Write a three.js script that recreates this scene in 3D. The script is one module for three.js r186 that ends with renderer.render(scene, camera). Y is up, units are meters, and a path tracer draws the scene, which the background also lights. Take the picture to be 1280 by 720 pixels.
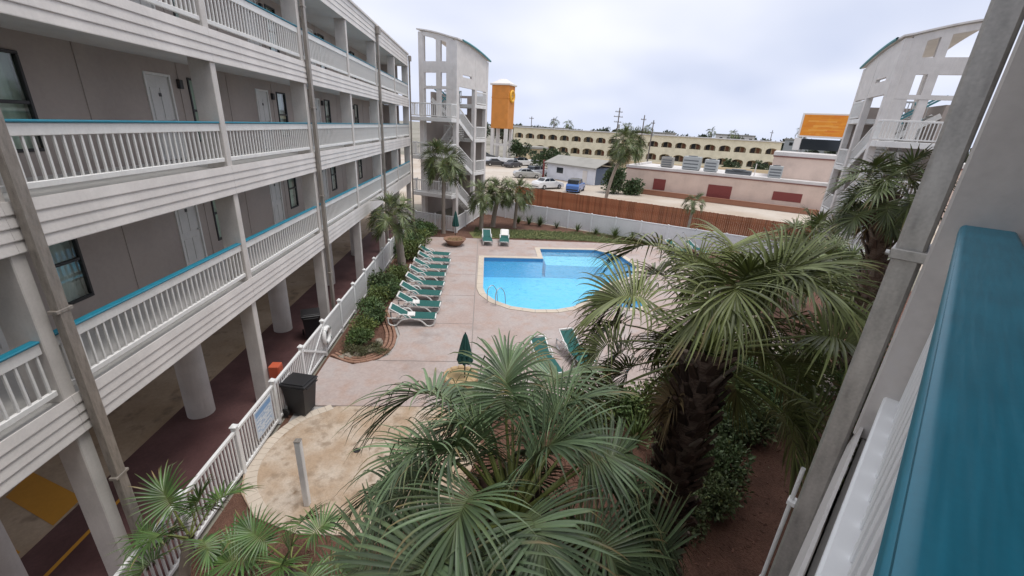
import * as THREE from 'three';
import { mergeGeometries } from 'three/addons/utils/BufferGeometryUtils.js';
import { RoundedBoxGeometry } from 'three/addons/geometries/RoundedBoxGeometry.js';
import { ImprovedNoise } from 'three/addons/math/ImprovedNoise.js';

// ---------------------------------------------------------------- camera, sky, sun, exposure
const scene = new THREE.Scene();
const camera = new THREE.PerspectiveCamera(68.37, 16 / 9, 0.02, 6000);
camera.position.set(0, 8, 0);
{
  const m = new THREE.Matrix4().makeBasis(
    new THREE.Vector3(0.996764, 0.0537, 0.059809),
    new THREE.Vector3(-0.028747, 0.933033, -0.358641),
    new THREE.Vector3(-0.075062, 0.355761, 0.931558));
  camera.quaternion.setFromRotationMatrix(m);
}
scene.add(camera);
const renderer = new THREE.WebGLRenderer({ antialias: true });
renderer.setSize(1024, 576);
renderer.toneMapping = THREE.LinearToneMapping;
renderer.toneMappingExposure = 1.45;
renderer.shadowMap.enabled = true;

function rng(seed) {
  let a = seed >>> 0;
  return () => { a = (a + 0x6D2B79F5) | 0; let t = Math.imul(a ^ (a >>> 15), 1 | a); t = (t + Math.imul(t ^ (t >>> 7), 61 | t)) ^ t; return ((t ^ (t >>> 14)) >>> 0) / 4294967296; };
}
const R = rng(20240611);
const rr = (a, b, r = R) => a + (b - a) * r();
const PN = new ImprovedNoise();
function fbm(x, y, z, o = 4) { let s = 0, a = 0.5, f = 1; for (let i = 0; i < o; i++) { s += a * PN.noise(x * f, y * f, z * f + i * 7.3); a *= 0.5; f *= 2.03; } return s; }

{ // overcast sky: pale, slightly bluer towards the horizon, soft layered cloud
  const w = 512, h = 256, d = new Float32Array(w * h * 4);
  for (let j = 0; j < h; j++) for (let i = 0; i < w; i++) {
    const el = (j + 0.5) / h * Math.PI - Math.PI / 2, az = (i + 0.5) / w * Math.PI * 2;
    const s = Math.max(0, Math.sin(el));
    const X = Math.cos(el) * Math.cos(az), Z = Math.cos(el) * Math.sin(az);
    const q = 1 / (s + 0.16);
    const n = fbm(X * q * 0.75 + 3.1, Z * q * 0.75, 1.7, 5);
    const t = Math.pow(s, 0.55);
    let r = 0.60 + 0.22 * t, g = 0.655 + 0.17 * t, b = 0.815 + 0.065 * t;
    const c = n * 0.30 * Math.min(1, s * 9 + 0.25);
    r += c * 1.15; g += c; b += c * 0.7;
    const k = (j * w + i) * 4; const E = 0.84; d[k] = r * E; d[k + 1] = g * E; d[k + 2] = b * E; d[k + 3] = 1;
  }
  const t = new THREE.DataTexture(d, w, h, THREE.RGBAFormat, THREE.FloatType);
  t.mapping = THREE.EquirectangularReflectionMapping; t.magFilter = THREE.LinearFilter; t.minFilter = THREE.LinearFilter;
  t.wrapS = THREE.RepeatWrapping; t.needsUpdate = true;
  scene.background = t; scene.environment = t;
}
const sun = new THREE.DirectionalLight(new THREE.Color(1, 0.965, 0.92), 1.5);
sun.position.set(24, 80, -4); sun.target.position.set(2, 0, -14);
sun.castShadow = true; sun.shadow.radius = 42; sun.shadow.mapSize.set(2048, 2048);
Object.assign(sun.shadow.camera, { left: -70, right: 70, top: 70, bottom: -70, near: 1, far: 200 });
scene.add(sun, sun.target);

// ---------------------------------------------------------------- textures and materials
function tex(n, fn, srgb = true, rep = 1) {
  const d = new Uint8Array(n * n * 4);
  for (let j = 0; j < n; j++) for (let i = 0; i < n; i++) {
    const c = fn(i / n, j / n, i, j), k = (j * n + i) * 4;
    for (let q = 0; q < 3; q++) d[k + q] = Math.max(0, Math.min(255, c[q] * 255)); d[k + 3] = 255;
  }
  const t = new THREE.DataTexture(d, n, n); t.wrapS = t.wrapT = THREE.RepeatWrapping; t.magFilter = THREE.LinearFilter; t.minFilter = THREE.LinearMipmapLinearFilter;
  t.generateMipmaps = true; if (srgb) t.colorSpace = THREE.SRGBColorSpace; t.repeat.set(rep, rep); t.needsUpdate = true; return t;
}
// periodic value noise on the unit square: f cells across, fy cells up
function hash2(x, y, s) { let h = Math.imul(x, 374761393) + Math.imul(y, 668265263) + Math.imul(s, 2147483647 ^ 0x5bd1e995); h = Math.imul(h ^ (h >>> 13), 1274126177); h ^= h >>> 16; return (h >>> 0) / 4294967295; }
function tn(u, v, f, s, o = 4, fy = f) {
  let sum = 0, a = 0.5; const sd = Math.round(s * 100);
  for (let k = 0; k < o; k++) {
    const nx = Math.max(1, Math.round(f * (1 << k))), ny = Math.max(1, Math.round(fy * (1 << k))), x = u * nx, y = v * ny, ix = Math.floor(x), iy = Math.floor(y); let fx = x - ix, gy = y - iy; fx = fx * fx * (3 - 2 * fx); gy = gy * gy * (3 - 2 * gy);
    const x0 = ((ix % nx) + nx) % nx, x1 = (x0 + 1) % nx, y0 = ((iy % ny) + ny) % ny, y1 = (y0 + 1) % ny, S2 = sd + k * 17;
    const p = hash2(x0, y0, S2), q = hash2(x1, y0, S2), r = hash2(x0, y1, S2), t = hash2(x1, y1, S2);
    sum += a * ((p + (q - p) * fx) * (1 - gy) + (r + (t - r) * fx) * gy - 0.5) * 1.3; a *= 0.5;
  }
  return sum;
}
const L2S = c => c <= 0.0031308 ? 12.92 * c : 1.055 * Math.pow(c, 1 / 2.4) - 0.055;
const S = (c, k = 1) => [L2S(Math.max(0, c[0] * k)), L2S(Math.max(0, c[1] * k)), L2S(Math.max(0, c[2] * k))];
const mixc = (a, b, t) => [a[0] + (b[0] - a[0]) * t, a[1] + (b[1] - a[1]) * t, a[2] + (b[2] - a[2]) * t];
const cl = (x, a = 0, b = 1) => Math.max(a, Math.min(b, x));
const tr = rng(7);
function std(c, rough = 0.8, o = {}) { const m = new THREE.MeshStandardMaterial({ roughness: rough, metalness: 0, ...o }); m.color.setRGB(c[0], c[1], c[2]); return m; }
function phy(c, rough = 0.8, o = {}) { const m = new THREE.MeshPhysicalMaterial({ roughness: rough, metalness: 0, ...o }); m.color.setRGB(c[0], c[1], c[2]); return m; }

// weathered paint: faint streaks and grime speckle
const paintTex = tex(512, (u, v) => { const n = tn(u, v, 5, 2.2), st = tn(u, v, 60, 5.1, 3, 6), f = tn(u, v, 90, 9.1, 2); const k = 0.92 + n * 0.2 + st * 0.07 + f * 0.09; return [k, k * 0.996, k * 0.985].map(L2S); }, true, 0.45);
const paintBump = tex(512, (u, v) => { const n = 0.5 + tn(u, v, 110, 4.4, 3) * 0.5; return [n, n, n]; }, false, 0.8);
const deckTex = tex(1024, (u, v) => {
  const a = tn(u, v, 7, 1.3, 5), b = tn(u, v, 22, 4.2, 4), c = tn(u, v, 160, 8.8, 2), st = tn(u, v, 13, 11.2, 4);
  let k = mixc([0.40, 0.315, 0.285], [0.425, 0.375, 0.36], cl(0.5 + a * 1.7));
  k = mixc(k, [0.40, 0.27, 0.215], cl(b * 1.3 + a * 0.5));
  k = mixc(k, [0.22, 0.185, 0.17], cl((st - 0.16) * 2.6) * 0.55);
  return S(k, 1 + c * 0.22);
}, true, 0.11);
const tanTex = tex(1024, (u, v) => {
  const a = tn(u, v, 9, 21.3, 5), b = tn(u, v, 26, 14.2, 4), c = tn(u, v, 150, 3.8, 2);
  let k = mixc([0.40, 0.295, 0.205], [0.52, 0.44, 0.36], cl(0.5 + a * 2.0));
  k = mixc(k, [0.22, 0.155, 0.10], cl((b + a * 0.4) * 1.9 - 0.1));
  return S(k, 1 + c * 0.25);
}, true, 0.22);
const mulchTex = tex(1024, (u, v) => {
  const a = tn(u, v, 8, 31.3, 4), c = tn(u, v, 120, 13.8, 3), d = tn(u * 1, v, 260, 17.8, 2);
  let k = mixc([0.10, 0.047, 0.031], [0.155, 0.08, 0.055], cl(0.5 + c * 1.6));
  k = mixc(k, [0.19, 0.105, 0.07], cl(d * 2.4 - 0.3)); return S(k, 1 + a * 0.5);
}, true, 0.35);
const mulchBump = tex(512, (u, v) => { const n = 0.5 + tn(u, v, 80, 13.8, 3) * 0.9; return [n, n, n]; }, false, 0.7);
const grassTex = tex(512, (u, v) => { const a = tn(u, v, 9, 41.3, 4), c = tn(u, v, 140, 3.8, 2); return S(mixc([0.10, 0.135, 0.04], [0.19, 0.18, 0.075], cl(0.5 + a * 1.7)), 1 + c * 0.6); }, true, 0.25);
const redTex = tex(1024, (u, v) => { const a = tn(u, v, 6, 51.3, 5), b = tn(u, v, 30, 55, 3), c = tn(u, v, 170, 5.8, 2); return S(mixc([0.075, 0.03, 0.03], [0.115, 0.055, 0.053], cl(0.5 + a * 1.8)), 1 + c * 0.3 + b * 0.25); }, true, 0.16);
const parkTex = tex(1024, (u, v) => { const a = tn(u, v, 6, 61.3, 5), b = tn(u, v, 24, 65, 4), c = tn(u, v, 170, 6.8, 2); let k = mixc([0.36, 0.27, 0.18], [0.50, 0.40, 0.30], cl(0.5 + a * 1.9)); k = mixc(k, [0.13, 0.098, 0.07], cl(b * 2.4 - 0.42)); return S(k, 1 + c * 0.22); }, true, 0.12);
const lotTex = tex(1024, (u, v) => { const a = tn(u, v, 8, 71.3, 5), c = tn(u, v, 150, 16.8, 2); return S(mixc([0.40, 0.33, 0.26], [0.50, 0.45, 0.39], cl(0.5 + a * 2)), 1 + c * 0.15); }, true, 0.03);
const terrTex = tex(1024, (u, v) => { const a = tn(u, v, 10, 81.3, 5), c = tn(u, v, 90, 26.8, 3); return S(mixc([0.20, 0.19, 0.15], [0.30, 0.28, 0.24], cl(0.5 + a * 2)), 1 + c * 0.3); }, true, 0.01);
const woodTex = tex(512, (u, v) => { const g = tn(u, v, 70, 91.3, 3, 5), a = tn(u, v, 6, 95, 4); return S(mixc([0.29, 0.095, 0.042], [0.38, 0.15, 0.075], cl(0.5 + g * 1.6 + a * 0.8))); }, true, 0.5);
const stuccoTex = tex(512, (u, v) => { const a = tn(u, v, 6, 101.3, 5), st = tn(u, v, 40, 105, 3, 4), c = tn(u, v, 120, 3.3, 2); const k = 0.94 + a * 0.2 + st * 0.03 + c * 0.08; return [k, k, k].map(L2S); }, true, 0.16);
const metalTex = tex(512, (u, v) => { const a = tn(u, v, 18, 111.3, 4, 4), c = tn(u, v, 90, 3.1, 3); const k = 0.86 + a * 0.55 + c * 0.18; return [k, k * 0.985, k * 0.96].map(L2S); }, true, 1.2);
const grainBump = tex(512, (u, v) => { const n = 0.5 + tn(u, v, 150, 23.8, 3) * 0.9; return [n, n, n]; }, false, 0.5);
const capTex = tex(1024, (u, v) => { const a = tn(u, v, 10, 121.3, 5), st = tn(u, v, 8, 124, 3, 170), c = tn(u, v, 200, 33.1, 2), w = tn(u, v, 34, 127, 3); const k = 0.9 + a * 0.2 + st * 0.22 + c * 0.08, q = cl((w - 0.42) * 9); return [k * (1 - q) + 1.9 * q * 0.6, k * (1 - q) + 0.75 * q, k * (1 - q) + 0.62 * q].map(x => L2S(Math.min(1, x))); }, true, 1.0);
const capBump = tex(512, (u, v) => { const n = 0.5 + tn(u, v, 6, 151.3, 3, 120) * 0.8; return [n, n, n]; }, false, 1.0);
const rippleTex = tex(512, (u, v) => { const n = 0.5 + tn(u, v, 9, 141.3, 3) * 0.7 + tn(u, v, 30, 144, 2) * 0.25; return [n, n, n]; }, false, 0.35);
const trunkTex = tex(512, (u, v) => { const a = tn(u, v, 28, 131.3, 3, 70), b = tn(u, v, 9, 135, 4); return S(mixc([0.10, 0.062, 0.045], [0.25, 0.18, 0.14], cl(0.5 + a * 1.5 + b * 0.8))); }, true, 1);

const M = {
  white: std([0.80, 0.80, 0.79], 0.55, { map: paintTex, bumpMap: paintBump, bumpScale: 0.0006 }),
  siding: std([0.70, 0.67, 0.65], 0.6, { map: paintTex, bumpMap: paintBump, bumpScale: 0.0006 }),
  whiteShadeLift: std([0.84, 0.85, 0.85], 0.5, { bumpMap: paintBump, bumpScale: 0.0005 }),  // rail white, colour lightened to offset the shade on the near balcony rail
  column: std([0.64, 0.61, 0.585], 0.7, { map: paintTex, bumpMap: paintBump, bumpScale: 0.0008 }),
  taupe: std([0.43, 0.375, 0.345], 0.85, { map: stuccoTex }),
  ceiling: std([0.64, 0.63, 0.61], 0.9, { map: stuccoTex }),
  slab: std([0.40, 0.385, 0.365], 0.9, { map: stuccoTex }),
  teal: std([0.014, 0.215, 0.315], 0.42, { map: capTex, bumpMap: capBump, bumpScale: 0.0008 }),
  tealTrim: std([0.10, 0.30, 0.34], 0.5),
  pipe: std([0.36, 0.33, 0.30], 0.42, { map: metalTex, metalness: 0.35 }),
  pipeGrey: std([0.56, 0.55, 0.53], 0.36, { map: metalTex, metalness: 0.45 }),
  door: std([0.68, 0.68, 0.67], 0.5, { map: paintTex }),
  frameDark: std([0.035, 0.035, 0.038], 0.5),
  glass: phy([0.9, 0.95, 0.93], 0.04, { transmission: 1, thickness: 0, ior: 1.5 }),
  curtain: std([0.55, 0.62, 0.54], 0.95),
  curtainGrey: std([0.62, 0.64, 0.64], 0.95),
  dark: std([0.02, 0.02, 0.022], 0.9),
  metal: std([0.55, 0.55, 0.54], 0.35, { metalness: 0.8 }),
  deck: std([1, 1, 1], 0.85, { map: deckTex, bumpMap: grainBump, bumpScale: 0.002 }),
  tan: std([1, 1, 1], 0.9, { map: tanTex, bumpMap: grainBump, bumpScale: 0.004 }),
  coping: std([0.60, 0.52, 0.43], 0.8, { map: stuccoTex }),
  mulch: std([1, 1, 1], 1, { map: mulchTex, bumpMap: mulchBump, bumpScale: 0.02 }),
  grass: std([1, 1, 1], 1, { map: grassTex }),
  red: std([1, 1, 1], 0.75, { map: redTex, bumpMap: grainBump, bumpScale: 0.002 }),
  park: std([1, 1, 1], 0.85, { map: parkTex, bumpMap: grainBump, bumpScale: 0.002 }),
  lot: std([1, 1, 1], 0.9, { map: lotTex }),
  terrain: std([1, 1, 1], 1, { map: terrTex }),
  yellow: std([0.62, 0.30, 0.03], 0.8, { map: stuccoTex }),
  wood: std([1, 1, 1], 0.8, { map: woodTex }),
  woodB: std([0.8, 0.78, 0.75], 0.8, { map: woodTex }),
  woodC: std([1.12, 1.08, 1.05], 0.8, { map: woodTex }),
  vinyl: std([0.80, 0.82, 0.84], 0.6, { map: stuccoTex }),
  fence: std([0.82, 0.83, 0.835], 0.45, { map: paintTex }),
  poolBlue: std([0.13, 0.60, 0.84], 0.6),
  poolStep: std([0.25, 0.66, 0.84], 0.6),
  tile: std([0.07, 0.22, 0.42], 0.3),
  water: phy([0.86, 0.98, 1.0], 0.08, { bumpMap: rippleTex, bumpScale: 0.05, transmission: 1, thickness: 0, ior: 1.33 }),
  lounge: std([0.75, 0.75, 0.74], 0.4),
  sling: std([0.010, 0.098, 0.088], 0.75, { bumpMap: grainBump, bumpScale: 0.001 }),
  towel: std([0.75, 0.74, 0.72], 0.95),
  umbrella: std([0.014, 0.075, 0.066], 0.85),
  black: std([0.016, 0.016, 0.018], 0.45),
  blackLid: std([0.022, 0.022, 0.024], 0.38),
  redBox: std([0.50, 0.10, 0.045], 0.5),
  stone: std([0.50, 0.36, 0.21], 0.9, { map: stuccoTex }),
  terracotta: std([0.27, 0.15, 0.10], 0.9, { map: stuccoTex }),
  straw: std([0.40, 0.30, 0.16], 0.95),
  peach: std([0.68, 0.54, 0.46], 0.9, { map: stuccoTex }),
  peachLow: std([0.33, 0.16, 0.10], 0.9, { map: stuccoTex }),
  maroon: std([0.22, 0.05, 0.045], 0.7),
  roofWhite: std([0.62, 0.60, 0.585], 0.9, { map: stuccoTex }),
  roofEdge: std([0.20, 0.09, 0.075], 0.8),
  roofGrey: std([0.32, 0.31, 0.285], 0.9, { map: stuccoTex }),
  shed: std([0.70, 0.72, 0.78], 0.8, { map: stuccoTex }),
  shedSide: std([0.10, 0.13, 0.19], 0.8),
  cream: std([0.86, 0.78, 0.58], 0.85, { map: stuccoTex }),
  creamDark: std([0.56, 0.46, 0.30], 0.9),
  orange: std([0.62, 0.24, 0.045], 0.7, { map: stuccoTex }),
  gold: std([0.74, 0.40, 0.03], 0.5),
  pale: std([0.66, 0.63, 0.60], 0.85),
  unit: std([0.36, 0.38, 0.38], 0.6),
  unitDark: std([0.12, 0.13, 0.14], 0.7),
  pole: std([0.16, 0.14, 0.13], 0.9),
  tyre: std([0.02, 0.02, 0.02], 0.85),
  carGlass: std([0.02, 0.025, 0.03], 0.08),
  lightPole: std([0.30, 0.30, 0.30], 0.6),
  rock: std([0.27, 0.235, 0.19], 0.95, { map: stuccoTex }),
  brick: std([0.30, 0.17, 0.12], 0.9, { map: stuccoTex }),
};
const carPaint = c => phy(c, 0.35, { clearcoat: 0.8, clearcoatRoughness: 0.1 });

// ---------------------------------------------------------------- geometry helpers
const V3 = (x, y, z) => new THREE.Vector3(x, y, z);
const used = new Map();
function numbered(n) { const k = used.get(n) || 0; used.set(n, k + 1); return k ? `${n}_${String(k).padStart(3, '0')}` : n; }
// uv in metres from the dominant normal direction
function metric(g) {
  if (g.index) g = g.toNonIndexed();
  const p = g.attributes.position, n = g.attributes.normal, uv = new Float32Array(p.count * 2);
  for (let i = 0; i < p.count; i++) {
    const ax = Math.abs(n.getX(i)), ay = Math.abs(n.getY(i)), az = Math.abs(n.getZ(i));
    let u, v; if (ay >= ax && ay >= az) { u = p.getX(i); v = p.getZ(i); } else if (ax >= az) { u = p.getZ(i); v = p.getY(i); } else { u = p.getX(i); v = p.getY(i); }
    uv[i * 2] = u; uv[i * 2 + 1] = v;
  }
  g.setAttribute('uv', new THREE.BufferAttribute(uv, 2));
  for (const k of Object.keys(g.attributes)) if (!['position', 'normal', 'uv', 'color'].includes(k)) g.deleteAttribute(k);
  return g;
}
// box with chamfered edges, 44 triangles
function cbox(w, h, d, b = 0.008) {
  b = Math.min(b, w * 0.3, h * 0.3, d * 0.3);
  const X = w / 2, Y = h / 2, Z = d / 2, pos = [], nor = [];
  const quad = (a, b2, c, d2) => {
    const e1 = V3().subVectors(b2, a), e2 = V3().subVectors(d2, a), n = e1.cross(e2).normalize();
    const ctr = V3().add(a).add(b2).add(c).add(d2);
    let q = [a, b2, c, a, c, d2]; if (n.dot(ctr) < 0) { n.negate(); q = [a, c, b2, a, d2, c]; }
    for (const v of q) { pos.push(v.x, v.y, v.z); nor.push(n.x, n.y, n.z); }
  };
  const tri = (a, b2, c) => {
    const n = V3().subVectors(b2, a).cross(V3().subVectors(c, a)).normalize(); const ctr = V3().add(a).add(b2).add(c);
    let q = [a, b2, c]; if (n.dot(ctr) < 0) { n.negate(); q = [a, c, b2]; }
    for (const v of q) { pos.push(v.x, v.y, v.z); nor.push(n.x, n.y, n.z); }
  };
  const P = (sx, sy, sz, ax) => V3(sx * (ax === 0 ? X : X - b), sy * (ax === 1 ? Y : Y - b), sz * (ax === 2 ? Z : Z - b));
  for (const s of [-1, 1]) {
    quad(P(s, -1, -1, 0), P(s, 1, -1, 0), P(s, 1, 1, 0), P(s, -1, 1, 0));
    quad(P(-1, s, -1, 1), P(1, s, -1, 1), P(1, s, 1, 1), P(-1, s, 1, 1));
    quad(P(-1, -1, s, 2), P(1, -1, s, 2), P(1, 1, s, 2), P(-1, 1, s, 2));
    for (const t of [-1, 1]) {
      quad(P(s, t, -1, 0), P(s, t, 1, 0), P(s, t, 1, 1), P(s, t, -1, 1));
      quad(P(s, -1, t, 0), P(s, 1, t, 0), P(s, 1, t, 2), P(s, -1, t, 2));
      quad(P(-1, s, t, 1), P(1, s, t, 1), P(1, s, t, 2), P(-1, s, t, 2));
      for (const r of [-1, 1]) tri(P(s, t, r, 0), P(s, t, r, 1), P(s, t, r, 2));
    }
  }
  const g = new THREE.BufferGeometry();
  g.setAttribute('position', new THREE.Float32BufferAttribute(pos, 3)); g.setAttribute('normal', new THREE.Float32BufferAttribute(nor, 3));
  return metric(g);
}
// box given by ranges
function rb(x0, x1, y0, y1, z0, z1, b = 0.008) { const g = cbox(Math.abs(x1 - x0), Math.abs(y1 - y0), Math.abs(z1 - z0), b); g.translate((x0 + x1) / 2, (y0 + y1) / 2, (z0 + z1) / 2); return metric(g); }
function bx(x0, x1, y0, y1, z0, z1) { const g = new THREE.BoxGeometry(Math.abs(x1 - x0), Math.abs(y1 - y0), Math.abs(z1 - z0)); g.translate((x0 + x1) / 2, (y0 + y1) / 2, (z0 + z1) / 2); return metric(g); }
// square bar between two points
function bar(a, b, w, h = w, up = V3(0, 1, 0)) {
  const d = V3().subVectors(b, a), L = d.length(); d.normalize();
  const s = V3().crossVectors(up, d); if (s.lengthSq() < 1e-6) s.set(1, 0, 0); s.normalize(); const u = V3().crossVectors(d, s);
  const g = cbox(w, h, L, Math.min(w, h) * 0.15); g.applyMatrix4(new THREE.Matrix4().makeBasis(s, u, d)); g.translate((a.x + b.x) / 2, (a.y + b.y) / 2, (a.z + b.z) / 2); return metric(g);
}
function tube(pts, r, seg = 16, rs = 6, closed = false) { return metric(new THREE.TubeGeometry(new THREE.CatmullRomCurve3(pts, closed), seg, r, rs, closed)); }
function lathe(pts, seg = 24) { return metric(new THREE.LatheGeometry(pts.map(p => new THREE.Vector2(p[0], p[1])), seg)); }
function cyl(r0, r1, h, x, y, z, seg = 20) { const g = new THREE.CylinderGeometry(r1, r0, h, seg); g.translate(x, y + h / 2, z); return metric(g); }
// horizontal slab from an outline of [x, z] points between y0 and y1
function slabShape(pts, y0, y1, holes = [], bevel = 0) {
  const s = new THREE.Shape(pts.map(p => new THREE.Vector2(p[0], -p[1])));
  for (const h of holes) s.holes.push(new THREE.Path(h.map(p => new THREE.Vector2(p[0], -p[1]))));
  const g = new THREE.ExtrudeGeometry(s, { depth: y1 - y0 - bevel, bevelEnabled: bevel > 0, bevelThickness: bevel, bevelSize: bevel, bevelOffset: -bevel, bevelSegments: 1 });
  g.rotateX(-Math.PI / 2); g.translate(0, y0, 0); return metric(g);
}
const merge = gs => gs.length === 1 ? gs[0] : mergeGeometries(gs.map(g => { const q = g.index ? g.toNonIndexed() : g.clone(); for (const k of Object.keys(q.attributes)) if (!['position', 'normal', 'uv'].includes(k)) q.deleteAttribute(k); return q; }), false);
function mesh(name, geo, mat, parent, extra) {
  const m = new THREE.Mesh(Array.isArray(geo) ? merge(geo) : geo, mat); m.castShadow = m.receiveShadow = true;
  m.name = parent ? name : numbered(name); (parent || scene).add(m); if (extra) Object.assign(m.userData, extra); return m;
}
function thing(name, label, category, pos = [0, 0, 0], turn = 0, group) {
  const o = new THREE.Group(); o.name = numbered(name); o.position.set(...pos); o.rotation.y = turn; o.userData = { label, category }; if (group) o.userData.group = group; scene.add(o); return o;
}
function dup(root, label, pos, turn = 0, scale = 1, group) {
  const r = root.clone(); r.name = numbered(root.name.replace(/_\d{3}$/, '')); r.userData = { ...root.userData, label }; if (group) r.userData.group = group;
  r.position.set(...pos); r.rotation.set(0, turn, 0); r.scale.setScalar(scale); scene.add(r); return r;
}
function struct(name, geo, mat) { return mesh(name, geo, mat, null, { kind: 'structure' }); }

// ---------------------------------------------------------------- the setting: ground, deck, pool, walkway, lawn
const POOL = [[0.2, -26.2], [4.05, -26.35], [4.12, -28.7], [8.1, -28.95], [9.6, -27.6], [9.9, -25.2], [8.9, -23.3], [7.0, -21.9], [6.2, -20.6], [5.5, -19.55], [4.5, -18.55], [3.6, -18.15], [2.6, -18.08], [1.5, -18.4], [0.75, -19.05], [0.3, -19.9], [0.16, -20.7]];
const SPA = Array.from({ length: 20 }, (_, i) => { const a = i / 20 * Math.PI * 2; return [7.35 + Math.cos(a) * 0.85, -19.3 + Math.sin(a) * 0.8]; });
function inset(pts, d) { // moves an outline outwards by d (clockwise or not: sign found by area)
  let A = 0; const n = pts.length; for (let i = 0; i < n; i++) { const p = pts[i], q = pts[(i + 1) % n]; A += p[0] * q[1] - q[0] * p[1]; }
  const s = A > 0 ? 1 : -1;
  return pts.map((p, i) => {
    const a = pts[(i + n - 1) % n], b = pts[(i + 1) % n];
    const n1 = [(p[1] - a[1]), -(p[0] - a[0])], n2 = [(b[1] - p[1]), -(b[0] - p[0])], l1 = Math.hypot(...n1), l2 = Math.hypot(...n2);
    let nx = n1[0] / l1 + n2[0] / l2, ny = n1[1] / l1 + n2[1] / l2; const l = Math.hypot(nx, ny); nx /= l; ny /= l;
    const c = Math.max(0.45, nx * n1[0] / l1 + ny * n1[1] / l1); return [p[0] + s * nx * d / c, p[1] + s * ny * d / c];
  });
}
function sheet(pts, y, holes = []) {
  const s = new THREE.Shape(pts.map(p => new THREE.Vector2(p[0], -p[1]))); for (const h of holes) s.holes.push(new THREE.Path(h.map(p => new THREE.Vector2(p[0], -p[1]))));
  const g = new THREE.ShapeGeometry(s); g.rotateX(-Math.PI / 2); g.translate(0, y, 0); return metric(g);
}
const rect = (x0, x1, z0, z1) => [[x0, z0], [x1, z0], [x1, z1], [x0, z1]];
const poolHole = rect(-0.05, 12, -30.4, -16);
struct('terrain', sheet(rect(-2500, 2500, -5000, 300), -0.03, [poolHole]), M.terrain);
struct('parking_lot', sheet([[-60, -34], [3, -46.2], [28, -28.9], [75, 2], [120, -60], [70, -110], [-60, -112]], -0.012), M.lot);
struct('planting_bed', sheet([[-5.35, 3], [-5.35, -36.5], [0.5, -41], [3.3, -38.5], [26, -24], [26, 3]], 0.0, [rect(-0.05, 12, -30.4, -16)]), M.mulch);
struct('parking_floor', sheet(rect(-22, -8.36, -40, 6), 0.006), M.park);
struct('walkway', slabShape(rect(-8.36, -5.52, -37.4, 6), -0.02, 0.02), M.red);
{ // painted markings under the wing
  struct('painted_line', sheet([[-7.66, -3], [-7.58, -3], [-7.58, -7.6], [-7.66, -7.6]], 0.025), M.yellow);
  struct('painted_block', sheet([[-8.42, -6.78], [-8.44, -7.48], [-10.15, -8.22], [-10.0, -7.5]], 0.012), M.yellow);
  struct('painted_line', sheet([[-8.5, -6.1], [-8.5, -6.22], [-14, -8.5], [-14, -8.36]], 0.011), M.yellow);
}
struct('lawn', sheet([[-0.6, -31.2], [2.4, -31.6], [6.5, -31.9], [10.6, -31.0], [12.5, -31.6], [9.5, -33.2], [6, -34.4], [2.6, -34.3], [0.4, -34.9], [-1.0, -33.0]], 0.012), M.grass);
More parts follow.
